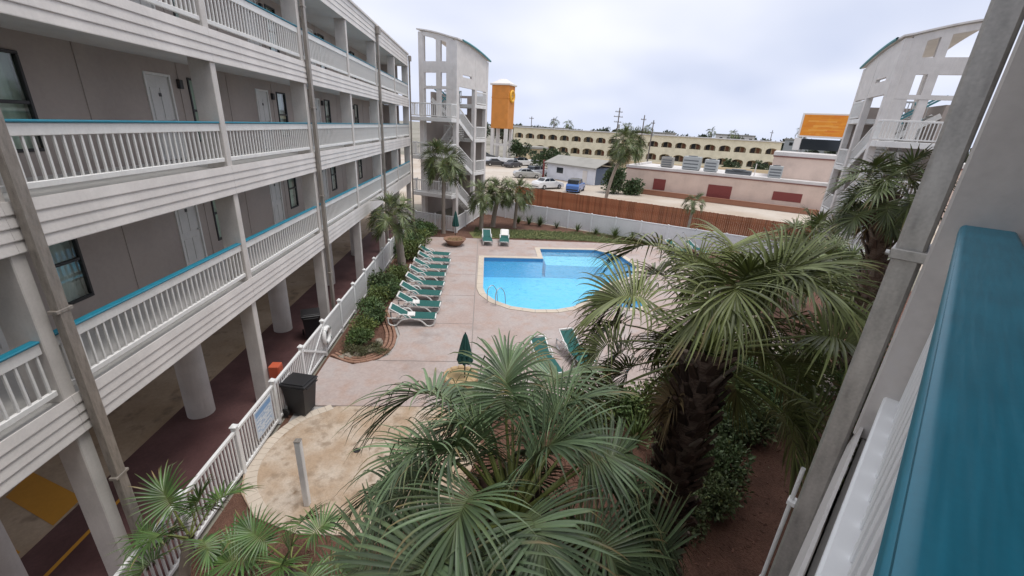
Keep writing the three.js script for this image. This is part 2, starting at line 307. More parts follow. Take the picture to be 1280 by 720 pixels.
{ // pool deck poured in slabs with open joints
  const deck = struct('pool_deck', sheet([[-4.0, -30.98], [-4.0, -17.6], [-3.2, -15.2], [-3.2, -14.2], [-3.6, -13.4], [-4.3, -13.06], [-5.2, -13.5], [-5.2, -9.6], [-5.1, -8.0], [-4.5, -7.1], [-3.6, -6.6], [-1.8, -6.5], [-0.5, -7.5], [0.0, -9.0], [-0.3, -10.72], [13.2, -11.6], [14.5, -31.0]], 0.004, [rect(-0.05, 12, -30.4, -16)]), M.slab);
  const j = 0.012, slab = (pts, holes) => mesh('slab', slabShape(pts, 0.006, 0.045, holes, 0.006), M.deck, deck);
  const W = -0.26, zs = [-10.7, -13.3, -16.4, -19.6, -22.8, -26.2, -31.0];
  // west strip follows the edge of the planted island
  const bed = { '-13.3': -3.45, '-16.4': -3.2, '-19.6': -4.1, '-22.8': -4.1, '-26.2': -4.15, '-31': -4.1 };
  slab([[-5.25, -10.7 - j], [W - j, -10.7 - j], [W - j, -13.3 + j], [-3.75, -13.3 + j], [-4.3, -13.02], [-5.25, -13.5]]);
  slab([[-3.55, -13.3 - j], [W - j, -13.3 - j], [W - j, -16.4 + j], [-3.5, -16.4 + j], [-3.12, -15.3], [-3.1, -14.4], [-3.22, -13.7]]);
  slab([[-3.62, -16.4 - j], [W - j, -16.4 - j], [W - j, -19.6 + j], [-4.05, -19.6 + j], [-4.1, -17.4]]);
  for (let i = 3; i < 6; i++) slab(rect(-4.08, W - j, zs[i + 1] + j, zs[i] - j));
  slab([[W + j, -10.7 - j], [6.0, -10.7 - j], [6.0, -13.8 + j], [W + j, -13.8 + j]]);
  slab([[6.0 + j * 2, -10.9 - j], [13, -11.6], [13, -13.8 + j], [6.0 + j * 2, -13.8 + j]]);
  slab([[W + j, -13.8 - j], [13.5, -13.8 - j], [13.5, -16.4], [13.5, -31.0], [W + j, -31.0]], [inset(POOL, 0.36), inset(SPA, 0.3)]);
  // tan stamped apron beside the fence
  mesh('apron', slabShape([[-0.6, -10.68], [-4.1, -10.68], [-5.0, -10.1], [-5.42, -9.3], [-5.5, -8.3], [-5.2, -7.55], [-4.6, -6.9], [-3.6, -6.5], [-1.8, -6.4], [-0.4, -7.4], [0.2, -9]], 0.006, 0.05, [], 0.006), M.tan, deck);
  { const c = new THREE.CatmullRomCurve3([[-4.2, -10.62], [-4.85, -10.1], [-5.2, -9.35], [-5.27, -8.4], [-5.0, -7.65], [-4.5, -7.05]].map(p => V3(p[0], 0, p[1]))), N = 22; let last = null;
    for (let i = 0; i < N; i++) { const q = t => { const p = c.getPointAt(t), d = c.getTangentAt(t); return [[p.x - d.z * 0.16, p.z + d.x * 0.16], [p.x + d.z * 0.1, p.z - d.x * 0.1]]; }, [a0, b0] = q((i + 0.02) / N), [a1, b1] = q((i + 0.98) / N); mesh('border_stone', slabShape([a0, b0, b1, a1], 0.049, 0.057 + rr(0, 0.003), [], 0.002), M.coping, deck); } }
  mesh('drain_cover', cyl(0.09, 0.09, 0.012, -3.02, 0.05, -8.85, 16), M.black, deck);
}
{
  const pool = struct('swimming_pool', slabShape(inset(POOL, 0.0), -1.5, -1.3), M.poolBlue);
  const ring = (pts, y0, y1) => { // vertical wall facing inwards, as a thin shell
    return slabShape(inset(pts, 0.3), y0, y1, [pts]);
  };
  mesh('basin_wall', ring(POOL, -1.5, -0.22), M.poolBlue, pool);
  mesh('tile_band', ring(POOL, -0.22, 0.03), M.tile, pool);
  mesh('shallow_shelf', slabShape([[4.3, -26.5], [4.3, -28.55], [8.0, -28.75], [9.2, -27.4], [8.8, -26.4]], -1.29, -0.42), M.poolStep, pool);
  // coping stones laid one by one round the edge
  const o = inset(POOL, 0.35); const n = POOL.length;
  for (let i = 0; i < n; i++) {
    const a = POOL[i], b = POOL[(i + 1) % n], c = o[i], d = o[(i + 1) % n], L = Math.hypot(b[0] - a[0], b[1] - a[1]), k = Math.max(1, Math.round(L / 0.62));
    const lp = (p, q, t) => [p[0] + (q[0] - p[0]) * t, p[1] + (q[1] - p[1]) * t];
    for (let s = 0; s < k; s++) { const t0 = (s + 0.012) / k, t1 = (s + 0.988) / k; mesh('coping_stone', slabShape([lp(a, b, t0), lp(c, d, t0), lp(c, d, t1), lp(a, b, t1)], 0.03, 0.062 + rr(0, 0.004), [], 0.006), M.coping, pool); }
  }
  mesh('water', slabShape(inset(POOL, 0.004), -0.07, -0.069), M.water, pool);
  const spa = struct('spa', slabShape(SPA, -0.9, -0.75), M.poolStep);
  mesh('basin_wall', ring(SPA, -0.9, 0.03), M.poolBlue, spa);
  mesh('coping', slabShape(inset(SPA, 0.3), 0.03, 0.075, [SPA], 0.006), M.coping, spa);
  mesh('water', slabShape(inset(SPA, 0.004), -0.07, -0.069), M.water, spa);
}

// ---------------------------------------------------------------- the hotel wing along the courtyard
const FLOORS = [ // fascia bottom, fascia top, rail bottom, cap top
  { fb: 3.25, ft: 3.90, rb: 3.99, cap: 4.88 }, { fb: 6.10, ft: 6.76, rb: 6.86, cap: 7.74 }, { fb: 8.97, ft: 9.63, rb: 9.73, cap: 10.62 }];
const boardProfile = (w, h) => { // clapboard: proud at the bottom edge
  const s = new THREE.Shape([new THREE.Vector2(0, 0), new THREE.Vector2(0.03, 0), new THREE.Vector2(0.032, 0.012), new THREE.Vector2(0.012, h), new THREE.Vector2(0, h)]);
  const g = new THREE.ExtrudeGeometry(s, { depth: w, bevelEnabled: false }); g.rotateY(-Math.PI / 2); g.translate(w, 0, 0); return metric(g);
};
const boardCache = new Map();
function board(w, h) { const k = w.toFixed(3) + '_' + h.toFixed(3); if (!boardCache.has(k)) boardCache.set(k, boardProfile(w, h)); return boardCache.get(k); }
function place(name, geo, mat, parent, x, y, z, ry = 0) { const m = mesh(name, geo, mat, parent); m.position.set(x, y, z); m.rotation.y = ry; return m; }
// boards face local +z; profile above has its proud side towards +x before turning, so it is checked in the render
function fascia(parent, x0, x1, y0, y1, z, n, mat = M.siding) { const h = (y1 - y0) / n; for (let i = 0; i < n; i++) place('siding_board', board(x1 - x0 - 0.004, h), mat, parent, x0 + 0.002, y0 + i * h, z); }
const balusterGeo = cbox(0.034, 0.64, 0.034, 0.004);
function wingRail(parent, x0, x1, F, single, zc = -0.10) {
  const top = mesh('railing', rb(x0, x1, F.cap - 0.205, F.cap - 0.04, zc - 0.03, zc + 0.03), M.white, parent);
  mesh('rail_cap', rb(x0, x1, F.cap - 0.038, F.cap, zc - 0.075, zc + 0.055, 0.012), M.teal, top);
  mesh('bottom_rail', rb(x0, x1, F.rb, F.rb + 0.09, zc - 0.03, zc + 0.03), M.white, top);
  const n = Math.round((x1 - x0) / 0.148), h = F.cap - 0.205 - F.rb - 0.09, gs = [];
  for (let i = 0; i < n; i++) {
    const x = x0 + (i + 0.5) * (x1 - x0) / n, y = F.rb + 0.09 + h / 2;
    if (single) { const b = mesh('baluster', balusterGeo, M.white, top); b.position.set(x, y, zc); b.scale.y = h / 0.64; }
    else gs.push(bx(x - 0.017, x + 0.017, F.rb + 0.09, F.rb + 0.09 + h, zc - 0.017, zc + 0.017));
  }
  if (gs.length) mesh('baluster_row', merge(gs), M.white, top, { kind: 'stuff' });
  return top;
}
function windowPart(parent, x0, x1, y0, y1, z, cur) {
  const f = 0.055, w = mesh('window', [rb(x0, x1, y0, y0 + f, z - 0.05, z + 0.03), rb(x0, x1, y1 - f, y1, z - 0.05, z + 0.03), rb(x0, x0 + f, y0 + f, y1 - f, z - 0.05, z + 0.03), rb(x1 - f, x1, y0 + f, y1 - f, z - 0.05, z + 0.03), rb(x0 + f, x1 - f, (y0 + y1) / 2 - 0.03, (y0 + y1) / 2 + 0.03, z - 0.03, z + 0.02)], M.frameDark, parent);
  mesh('pane', bx(x0 + f, x1 - f, y0 + f, (y0 + y1) / 2 - 0.03, z - 0.012, z - 0.008), M.glass, w);
  mesh('pane', bx(x0 + f, x1 - f, (y0 + y1) / 2 + 0.03, y1 - f, z - 0.022, z - 0.018), M.glass, w);
  const pts = [], N = 18; for (let i = 0; i <= N; i++) pts.push(new THREE.Vector2(x0 + (x1 - x0) * i / N, Math.sin(i * 1.9) * 0.018 + Math.sin(i * 0.7) * 0.01));
  const g = new THREE.PlaneGeometry(x1 - x0, y1 - y0, N, 1), p = g.attributes.position; for (let i = 0; i < p.count; i++) { const k = i % (N + 1); p.setXYZ(i, pts[k].x, p.getY(i) + (y0 + y1) / 2, z - 0.16 + pts[k].y); } g.computeVertexNormals();
  mesh('curtain', metric(g), cur, w);
  return w;
}
function doorPart(parent, x0, x1, y0, y1, z) {
  const f = 0.06, d = mesh('door', rb(x0 + f, x1 - f, y0 + 0.02, y1 - f, z - 0.06, z - 0.02), M.door, parent);
  mesh('door_frame', [rb(x0, x0 + f, y0, y1, z - 0.07, z + 0.025), rb(x1 - f, x1, y0, y1, z - 0.07, z + 0.025), rb(x0 + f, x1 - f, y1 - f, y1, z - 0.07, z + 0.025)], M.white, d);
  const W = x1 - x0 - 2 * f, mx = x0 + f;
  for (const [a, b, c, e] of [[0.12, 0.46, 0.18, 0.80], [0.54, 0.88, 0.18, 0.80], [0.12, 0.46, 0.98, 1.72], [0.54, 0.88, 0.98, 1.72]]) mesh('door_panel', rb(mx + W * a, mx + W * b, y0 + c, y0 + e, z - 0.02, z - 0.008, 0.005), M.door, d);
  mesh('handle', [cyl(0.02, 0.02, 0.05, 0, 0, 0, 10).rotateX(Math.PI / 2).translate(x1 - f - 0.07, y0 + 0.98, z - 0.02), rb(x1 - f - 0.17, x1 - f - 0.05, y0 + 0.97, y0 + 0.99, z + 0.025, z + 0.04)], M.metal, d);
  mesh('number_plate', rb((x0 + x1) / 2 - 0.05, (x0 + x1) / 2 + 0.05, y0 + 1.52, y0 + 1.6, z - 0.007, z - 0.003, 0.002), M.frameDark, d);
  return d;
}
{
  // local x runs along the wing away from the camera's end, local +z faces the courtyard
  const wing = thing('hotel_wing', 'long grey four storey hotel wing with white balcony railings above open parking', 'building', [-6, 0, 0], Math.PI / 2);
  const cols = [0.5, 5.7, 10.9, 16.1, 21.3, 26.5, 31.7, 36.9], xe = 37.1, xs = 0.4, WZ = -2.0;
  let singles = 0;
  FLOORS.forEach((F, fi) => {
    const fl = F.ft - 0.06;
    mesh('floor_slab', bx(xs, xe, F.fb + 0.10, fl, -2.0, -0.03), M.ceiling, wing);
    mesh('inner_slab', bx(xs, xe, F.fb + 0.10, fl, -12, -2.22), M.ceiling, wing);
    const ct = fi < 2 ? FLOORS[fi + 1].fb + 0.10 : 11.86;
    for (let b = 0; b < 7; b++) {
      const c0 = cols[b], c1 = cols[b + 1];
      fascia(wing, c0, c1, F.fb, F.ft, -0.03, 4);
      const near = (fi === 1 && b >= 1 && b <= 3) || (fi === 0 && b <= 3) || (fi === 2 && b >= 1 && b <= 2);
      wingRail(wing, c0 + 0.11, c1 - 0.11, F, near && singles < 300); if (near) singles += 34;
      // wall of the bay with openings cut through
      const s = new THREE.Shape([[c0, fl], [c1, fl], [c1, ct], [c0, ct]].map(p => new THREE.Vector2(...p)));
      const d0 = c0 + 0.62, d1 = d0 + 0.92, dy = fl + 2.05, w0 = c0 + 2.2, w1 = w0 + 0.78, wy0 = fl + 0.42, wy1 = fl + 2.05;
      s.holes.push(new THREE.Path([[d0, fl + 0.002], [d1, fl + 0.002], [d1, dy], [d0, dy]].map(p => new THREE.Vector2(...p))));
      s.holes.push(new THREE.Path([[w0, wy0], [w1, wy0], [w1, wy1], [w0, wy1]].map(p => new THREE.Vector2(...p))));
      const g = new THREE.ExtrudeGeometry(s, { depth: 0.2, bevelEnabled: false }); g.translate(0, 0, WZ - 0.2);
      mesh('wall', metric(g), M.taupe, wing);
      doorPart(wing, d0, d1, fl, dy, WZ);
      windowPart(wing, w0, w1, wy0, wy1, WZ, (b + fi) % 3 === 1 ? M.curtainGrey : M.curtain);
      mesh('wall_light', [rb(d1 + 0.22, d1 + 0.36, fl + 1.75, fl + 1.97, WZ + 0.0, WZ + 0.09)], M.frameDark, wing);
      mesh('wall_seam', [bx(c0 + 4.1, c0 + 4.13, fl, ct, WZ + 0.001, WZ + 0.014), bx(c0 + 1.85, c0 + 1.88, fl, ct, WZ + 0.001, WZ + 0.014)], M.taupe, wing);
    }
  });
  mesh('rear_wall', bx(xs, xe, 3.35, 12.4, -12.2, -12.0), M.taupe, wing);
  mesh('end_wall', bx(xe - 0.2, xe, 3.35, 12.4, -11.99, -2.01), M.taupe, wing);
  for (const F of FLOORS) mesh('end_wall', bx(xe - 0.2, xe, F.ft - 0.05, F.fb + 2.95, -1.99, -0.85), M.taupe, wing);
  mesh('roof_slab', bx(xs, xe, 11.86, 12.1, -11.99, -0.05), M.ceiling, wing);
  for (let b = 0; b < 7; b++) fascia(wing, cols[b], cols[b + 1], 11.84, 12.66, -0.03, 4);
  mesh('roof_edge', rb(xs, xe, 12.66, 12.78, -0.4, 0.05, 0.02), M.siding, wing);
  mesh('roof_deck', bx(xs, xe, 12.1, 12.55, -11.99, -0.05), M.roofGrey, wing);
  cols.forEach((c, i) => {
    // upper columns between slab and fascia, ground columns down to the walkway
    for (const [a, b] of [[3.84, 6.2], [6.70, 9.07], [9.57, 11.86]]) mesh('column', rb(c - 0.10, c + 0.10, a, b, -0.5, -0.035, 0.012), M.column, wing);
    mesh('column', rb(c - 0.11, c + 0.11, 0.02, 3.35, -0.42, -0.06, 0.015), M.column, wing);
    mesh('round_column', lathe([[0.33, 0.02], [0.33, 3.34]], 28).translate(c - 0.5, 0, -1.72), M.column, wing);
    for (const z of [-6.2, -11.2]) mesh('round_column', lathe([[0.35, 0.006], [0.35, 3.34]], 20).translate(c - 0.5, 0, z), M.column, wing);
    if (i % 2 === 1) {
      const x = c + 0.18, p = mesh('downspout', [rb(x - 0.09, x + 0.09, 0.1, 12.3, 0.015, 0.125, 0.012)], M.pipe, wing);
      for (const y of [2.2, 5.2, 8.2, 11.2]) mesh('strap', rb(x - 0.13, x + 0.13, y, y + 0.05, 0.012, 0.135, 0.004), M.pipe, p);
      mesh('hopper', rb(x - 0.17, x + 0.17, 12.25, 12.62, 0.008, 0.22, 0.02), M.pipe, p);
    }
  });
}
{ // far side of the open parking: the low wall with daylight behind it
  const w = thing('parking_wall', 'low grey wall at the far side of the covered parking', 'wall', [-21, 0, -18]);
  mesh('wall', rb(-0.1, 0.1, 0, 1.2, -20, 20, 0.02), M.slab, w);
}

// ---------------------------------------------------------------- stair towers with arched roofs
function railRun(parent, a, b, h, { step = 0.16, capMat = M.white, board = 0.1 } = {}) {
  const up = V3(0, 1, 0), A = a.clone().addScaledVector(up, h), B = b.clone().addScaledVector(up, h);
  const t = mesh('railing', bar(A, B, 0.06, board), capMat, parent);
  mesh('bottom_rail', bar(a.clone().addScaledVector(up, 0.1), b.clone().addScaledVector(up, 0.1), 0.05, 0.08), M.white, t);
  const L = a.distanceTo(b), n = Math.max(2, Math.round(L / step)), gs = [];
  for (let i = 0; i <= n; i++) { const p = a.clone().lerp(b, i / n); gs.push(bx(p.x - 0.02, p.x + 0.02, p.y + 0.1, p.y + h, p.z - 0.02, p.z + 0.02)); }
  mesh('baluster_row', merge(gs), M.white, t, { kind: 'stuff' }); return t;
}
/* corner at the origin; the arched front runs from it along sx * x, the stair side along -z */
function stairTower(label, pos, turn, sx, dy) {
  const T = thing('stair_tower', label, 'stair tower', pos, turn), WA = 3.55, D = 5.7, X = u => sx * u;
  const top = u => 13.75 + dy + 0.75 * Math.sin(Math.min(1, Math.max(0, u) / (WA * 1.25)) * Math.PI / 2), topB = v => 13.75 + dy - 0.75 * Math.pow(Math.max(0, v) / D, 1.8);
  const box = (u0, u1, y0, y1, z0, z1, b = 0.015) => rb(Math.min(X(u0), X(u1)), Math.max(X(u0), X(u1)), y0, y1, z0, z1, b);
  const wallShape = (pts, holes, depth) => { const s = new THREE.Shape(pts.map(p => new THREE.Vector2(...p))); for (const h of holes) s.holes.push(new THREE.Path(h.map(p => new THREE.Vector2(...p)))); return new THREE.ExtrudeGeometry(s, { depth, bevelEnabled: false }); };
  const frontWall = (pts, holes, z, d = 0.22) => { const g = wallShape(pts.map(p => [X(p[0]), p[1]]), holes.map(h => h.map(p => [X(p[0]), p[1]])), d); g.translate(0, 0, z); return metric(g); };
  const sideWall = (pts, holes, x, d = 0.2) => { const g = wallShape(pts, holes, d); g.rotateY(Math.PI / 2); g.translate(x - d / 2, 0, 0); return metric(g); }; // shape x becomes -z
  const hole = (u0, u1, y0, y1) => [[u0, y0], [u1, y0], [u1, y1], [u0, y1]];
  const arcA = (u0, u1, o = 0) => Array.from({ length: 11 }, (_, i) => { const u = u0 + (u1 - u0) * i / 10; return [u, top(u) + o]; });
  const arcB = (v0, v1, o = 0) => Array.from({ length: 11 }, (_, i) => { const v = v0 + (v1 - v0) * i / 10; return [v, topB(v) + o]; });
  mesh('front_wall', frontWall([[0.36, 10.5], ...arcA(0.36, WA - 0.42, -0.02), [WA - 0.42, 10.5]], [
    [[0.98, 12.5], [1.5, 12.5], [1.5, top(1.5) - 0.36], [0.98, top(0.98) - 0.4]], [[1.92, 12.5], [WA - 0.5, 12.5], [WA - 0.5, top(WA) - 0.36], [2.5, top(2.5) - 0.34], [1.92, top(1.92) - 0.34]],
    hole(0.98, 1.5, 10.72, 11.7), hole(1.92, WA - 0.5, 10.72, 11.7)], -0.25), M.siding, T);
  mesh('front_wall', frontWall([[0.36, 8.4], [0.98, 8.4], [0.98, 10.49], [0.36, 10.49]], [], -0.25), M.siding, T); mesh('mullion', box(1.5, 1.92, 8.4, 10.49, -0.24, -0.05), M.siding, T);
  mesh('side_wall', sideWall([[0.42, 10.75], ...arcB(0.42, D - 0.36, -0.02), [D - 0.36, 10.75]], [hole(1.0, 2.6, 11.5, 11.68)], X(0.12)), M.siding, T);
  mesh('rear_wall', sideWall([[0.45, 0], [0.45, 7.9], [1.7, 7.9], [1.7, 10.4], [D - 0.4, 10.4], [D - 0.4, 0]], [], X(WA - 0.12)), M.taupe, T);
  mesh('back_wall', frontWall([[0.4, 0], [0.4, 10.4], [WA - 0.42, 10.4], [WA - 0.42, 0]], [hole(2.0, 2.9, 8.8, 10.2)], -D), M.taupe, T);
  for (const [u0, u1] of [[0, 0.36], [WA - 0.42, WA]]) mesh('pier', box(u0, u1, 0, top((u0 + u1) / 2) - 0.06, -0.42, 0, 0.02), M.siding, T);
  for (const [v0, v1] of [[D * 0.56, D * 0.56 + 0.34], [D - 0.36, D]]) mesh('pier', box(0, 0.34, 0, topB((v0 + v1) / 2) - 0.06, -v1, -v0, 0.02), M.siding, T);
  mesh('pier', box(WA - 0.4, WA, 0, topB(D) - 0.06, -D, -D + 0.4, 0.02), M.siding, T);
  // curved roof shell over both faces
  const n = 8, m = 8, P = (i, j) => { const u = -0.12 + (WA + 0.2) * i / n, v = -0.1 + (D + 0.2) * j / m; return V3(X(u), top(u) + topB(v) - 13.75 - dy + 0.04, -v); }, pos3 = [], idx = [];
  for (const o of [0.09, 0]) for (let j = 0; j <= m; j++) for (let i = 0; i <= n; i++) { const q = P(i, j); pos3.push(q.x, q.y + o, q.z); }
  const id = (k, i, j) => k * (n + 1) * (m + 1) + j * (n + 1) + i;
  for (let j = 0; j < m; j++) for (let i = 0; i < n; i++) for (const k of [0, 1]) idx.push(id(k, i, j), id(k, i + 1, j), id(k, i, j + 1), id(k, i + 1, j), id(k, i + 1, j + 1), id(k, i, j + 1));
  for (let i = 0; i < n; i++) for (const j of [0, m]) idx.push(id(0, i, j), id(1, i, j), id(0, i + 1, j), id(0, i + 1, j), id(1, i, j), id(1, i + 1, j));
  for (let j = 0; j < m; j++) for (const i of [0, n]) idx.push(id(0, i, j), id(1, i, j), id(0, i, j + 1), id(0, i, j + 1), id(1, i, j), id(1, i, j + 1));
  const rg = new THREE.BufferGeometry(); rg.setAttribute('position', new THREE.Float32BufferAttribute(pos3, 3)); rg.setIndex(idx); const rn = rg.toNonIndexed(); rn.computeVertexNormals();
  const roof = mesh('roof', metric(rn), M.siding, T);
  mesh('roof_trim', tube(Array.from({ length: 9 }, (_, j) => { const q = P(0, j); return V3(q.x - sx * 0.03, q.y + 0.06, q.z); }).slice(1), 0.075, 16, 6), M.tealTrim, roof);
  const yl = [2.25, 5.3, 8.35], yr = [3.85, 6.75, 9.6], vm = D * 0.56;
  for (const y of yl) {
    const s = mesh('landing', [box(0.0, WA + 0.3, y - 0.32, y, 0.02, 0.8, 0.02), box(0.3, WA - 0.45, y - 0.26, y, -1.3, 0.0, 0.02)], M.white, T);
    railRun(s, V3(X(0.02), y, 0.76), V3(X(WA + 0.28), y, 0.76), 1.02); railRun(s, V3(X(0.02), y, 0.74), V3(X(0.02), y, 0.04), 1.02); railRun(s, V3(X(WA + 0.28), y, 0.74), V3(X(WA + 0.28), y, 0.04), 1.02);
  }
  for (const y of yr) { const s = mesh('landing', box(-0.02, WA - 0.3, y - 0.28, y, -D + 0.25, -vm - 0.05, 0.02), M.white, T); railRun(s, V3(X(0.0), y, -vm - 0.36), V3(X(0.0), y, -D + 0.38), 1.0); railRun(s, V3(X(1.4), y, -vm - 0.1), V3(X(WA - 0.4), y, -vm - 0.1), 1.0); }
  const flight = (x, w, v0, y0, v1, y1, cap) => { // along the stair side
    const n2 = Math.max(4, Math.round(Math.abs(y1 - y0) / 0.18)), gs = [];
    for (let i = 0; i < n2; i++) { const v = v0 + (v1 - v0) * (i + 0.5) / n2, y = y0 + (y1 - y0) * (i + 0.5) / n2, d = Math.abs(v1 - v0) / n2 * 0.55; gs.push(box(x - w / 2, x + w / 2, y - 0.05, y, -v - d, -v + d, 0.005)); }
    const f = mesh('stair_flight', merge(gs), M.slab, T);
    for (const s of [-1, 1]) {
      const a = V3(X(x + s * w / 2), y0, -v0), b = V3(X(x + s * w / 2), y1, -v1), up = V3(0, 0.95, 0), dn = V3(0, -0.08, 0);
      mesh('stringer', bar(a.clone().add(dn), b.clone().add(dn), 0.06, 0.3), M.white, f); mesh('handrail', bar(a.clone().add(up), b.clone().add(up), 0.07, 0.1), cap, f);
      const bg = [], k = Math.max(3, Math.round(Math.abs(v1 - v0) / 0.17)); for (let i = 0; i <= k; i++) { const p = a.clone().lerp(b, i / k); bg.push(bx(p.x - 0.02, p.x + 0.02, p.y, p.y + 0.95, p.z - 0.02, p.z + 0.02)); } mesh('baluster_row', merge(bg), M.white, f, { kind: 'stuff' });
    }
  };
  flight(0.62, 0.95, 0.5, 8.35, vm, 6.75, M.white); flight(0.62, 0.95, 0.5, 5.3, vm, 3.85, M.white); flight(0.62, 0.95, 0.5, 2.25, vm + 0.6, 0.1, M.white);
  flight(2.0, 0.95, 1.2, 8.35, vm + 0.1, 9.6, M.tealTrim); flight(2.0, 0.95, 1.2, 5.3, vm + 0.1, 6.75, M.white); flight(2.0, 0.95, 1.2, 2.25, vm + 0.1, 3.85, M.white);
  // upper flight climbing across the arched front
  const ua = 1.0, ub = WA - 0.5, f2 = []; for (let i = 0; i < 8; i++) { const u = ua + (ub - ua) * (i + 0.5) / 8, y = 8.4 + 1.5 * (i + 0.5) / 8; f2.push(box(u - 0.18, u + 0.18, y - 0.05, y, -2.0, -1.1, 0.005)); }
  const f = mesh('stair_flight', merge(f2), M.slab, T); for (const z of [-1.1, -2.0]) { mesh('stringer', bar(V3(X(ua), 8.3, z), V3(X(ub), 9.8, z), 0.06, 0.28), M.white, f); mesh('handrail', bar(V3(X(ua), 9.3, z), V3(X(ub), 10.8, z), 0.07, 0.1), M.tealTrim, f); }
  return T;
}
stairTower('grey stair tower with arched top joined to the end of the hotel wing', [-2.3, 0, -37.3], -0.454, -1, 0.2);
stairTower('grey stair tower with arched top behind the leaning palm, the orange billboard showing beside it', [21.7, 0, -24], -0.454, 1, -0.35);

// ---------------------------------------------------------------- the balcony the picture is taken from
{
  const a = 49.8 * Math.PI / 180, th = Math.atan2(-Math.cos(a), -Math.sin(a));
  // local -x runs along the rail away from the camera, local +z faces the courtyard
  const W = thing('balcony_wing', 'near hotel balcony with broad teal handrail, taupe column and grey downspout', 'building', [0, 0, 0], th);
  const F = FLOORS[1], c = -2.52;
  for (const [x0, x1, near] of [[-2.40, 2.4, true], [-7.6, -2.72, false], [-12.8, -7.88, false], [-18.0, -13.08, false]]) {
    const top = mesh('railing', rb(x0, x1, F.cap - 0.20, F.cap - 0.04, -0.135, -0.075), M.whiteShadeLift, W);
    mesh('rail_cap', metric(new RoundedBoxGeometry(x1 - x0, 0.05, 0.152, 5, 0.016).translate((x0 + x1) / 2, F.cap - 0.025, -0.114)), M.teal, top);
    mesh('bottom_rail', rb(x0, x1, F.rb, F.rb + 0.09, -0.15, -0.032), M.whiteShadeLift, top);
    const n = Math.round((x1 - x0) / 0.148), h = F.cap - 0.2 - F.rb - 0.09, gs = [];
    for (let i = 0; i < n; i++) { const x = x0 + (i + 0.5) * (x1 - x0) / n; if (near) { const b = mesh('baluster', balusterGeo, M.whiteShadeLift, top); b.position.set(x, F.rb + 0.09 + h / 2, -0.1); b.scale.y = h / 0.64; } else gs.push(bx(x - 0.017, x + 0.017, F.rb + 0.09, F.rb + 0.09 + h, -0.117, -0.083)); }
    if (gs.length) mesh('baluster_row', merge(gs), M.white, top, { kind: 'stuff' });
  }
  for (const G of FLOORS) {
    fascia(W, c, 9.0, G.fb, G.ft, -0.01, 4); fascia(W, -7.7, c, G.fb, G.ft, -0.01, 4); fascia(W, -12.94, -7.702, G.fb, G.ft, -0.01, 4); fascia(W, -18.2, -12.942, G.fb, G.ft, -0.01, 4);
    mesh('floor_slab', bx(-18.2, 9.0, G.fb + 0.1, G.ft - 0.06, -2.0, -0.02), M.slab, W);
    mesh('wall', bx(-18.2, 9.0, G.ft - 0.05, G.fb + 2.9, -2.2, -2.01), M.taupe, W);
  }
  mesh('roof_slab', bx(-18.2, 9.0, 11.9, 12.5, -2.2, 0.0), M.ceiling, W);
  mesh('wall', bx(-18.2, 9.0, 0, 3.3, -2.2, -2.01), M.taupe, W);
  for (const x of [c, -7.74, -12.94, -18.1, 2.68, 7.9]) {
    for (const [y0, y1] of [[3.84, 6.2], [6.70, 9.07], [9.57, 11.9]]) mesh('column', rb(x - 0.14, x + 0.14, y0, y1, -0.45, 0.0195, 0.01), M.column, W);
    mesh('column', rb(x - 0.17, x + 0.17, 0, 3.35, -0.45, -0.03, 0.012), M.column, W);
  }
  const p = mesh('downspout', rb(c - 0.12, c + 0.10, 0.1, 12, 0.026, 0.125, 0.012), M.pipeGrey, W);
  for (const y of [1.9, 4.8, 7.56, 10.5]) { mesh('strap', rb(c - 0.16, c + 0.13, y, y + 0.045, 0.0, 0.134, 0.004), M.pipeGrey, p); mesh('screw', cyl(0.012, 0.012, 0.012, 0, 0, 0, 8).rotateX(Math.PI / 2).translate(c + 0.12, y + 0.022, 0.136), M.metal, p); }
  const k = mesh('conduit', tube([V3(c + 0.06, 0.3, 0.15), V3(c + 0.06, 3.3, 0.15), V3(c + 0.06, 6.35, 0.15)], 0.011, 8, 8), M.white, W);
  for (const y of [6.1, 5.45, 4.8, 4.1]) mesh('clip', rb(c + 0.03, c + 0.09, y, y + 0.03, 0.126, 0.166, 0.003), M.white, k);
}

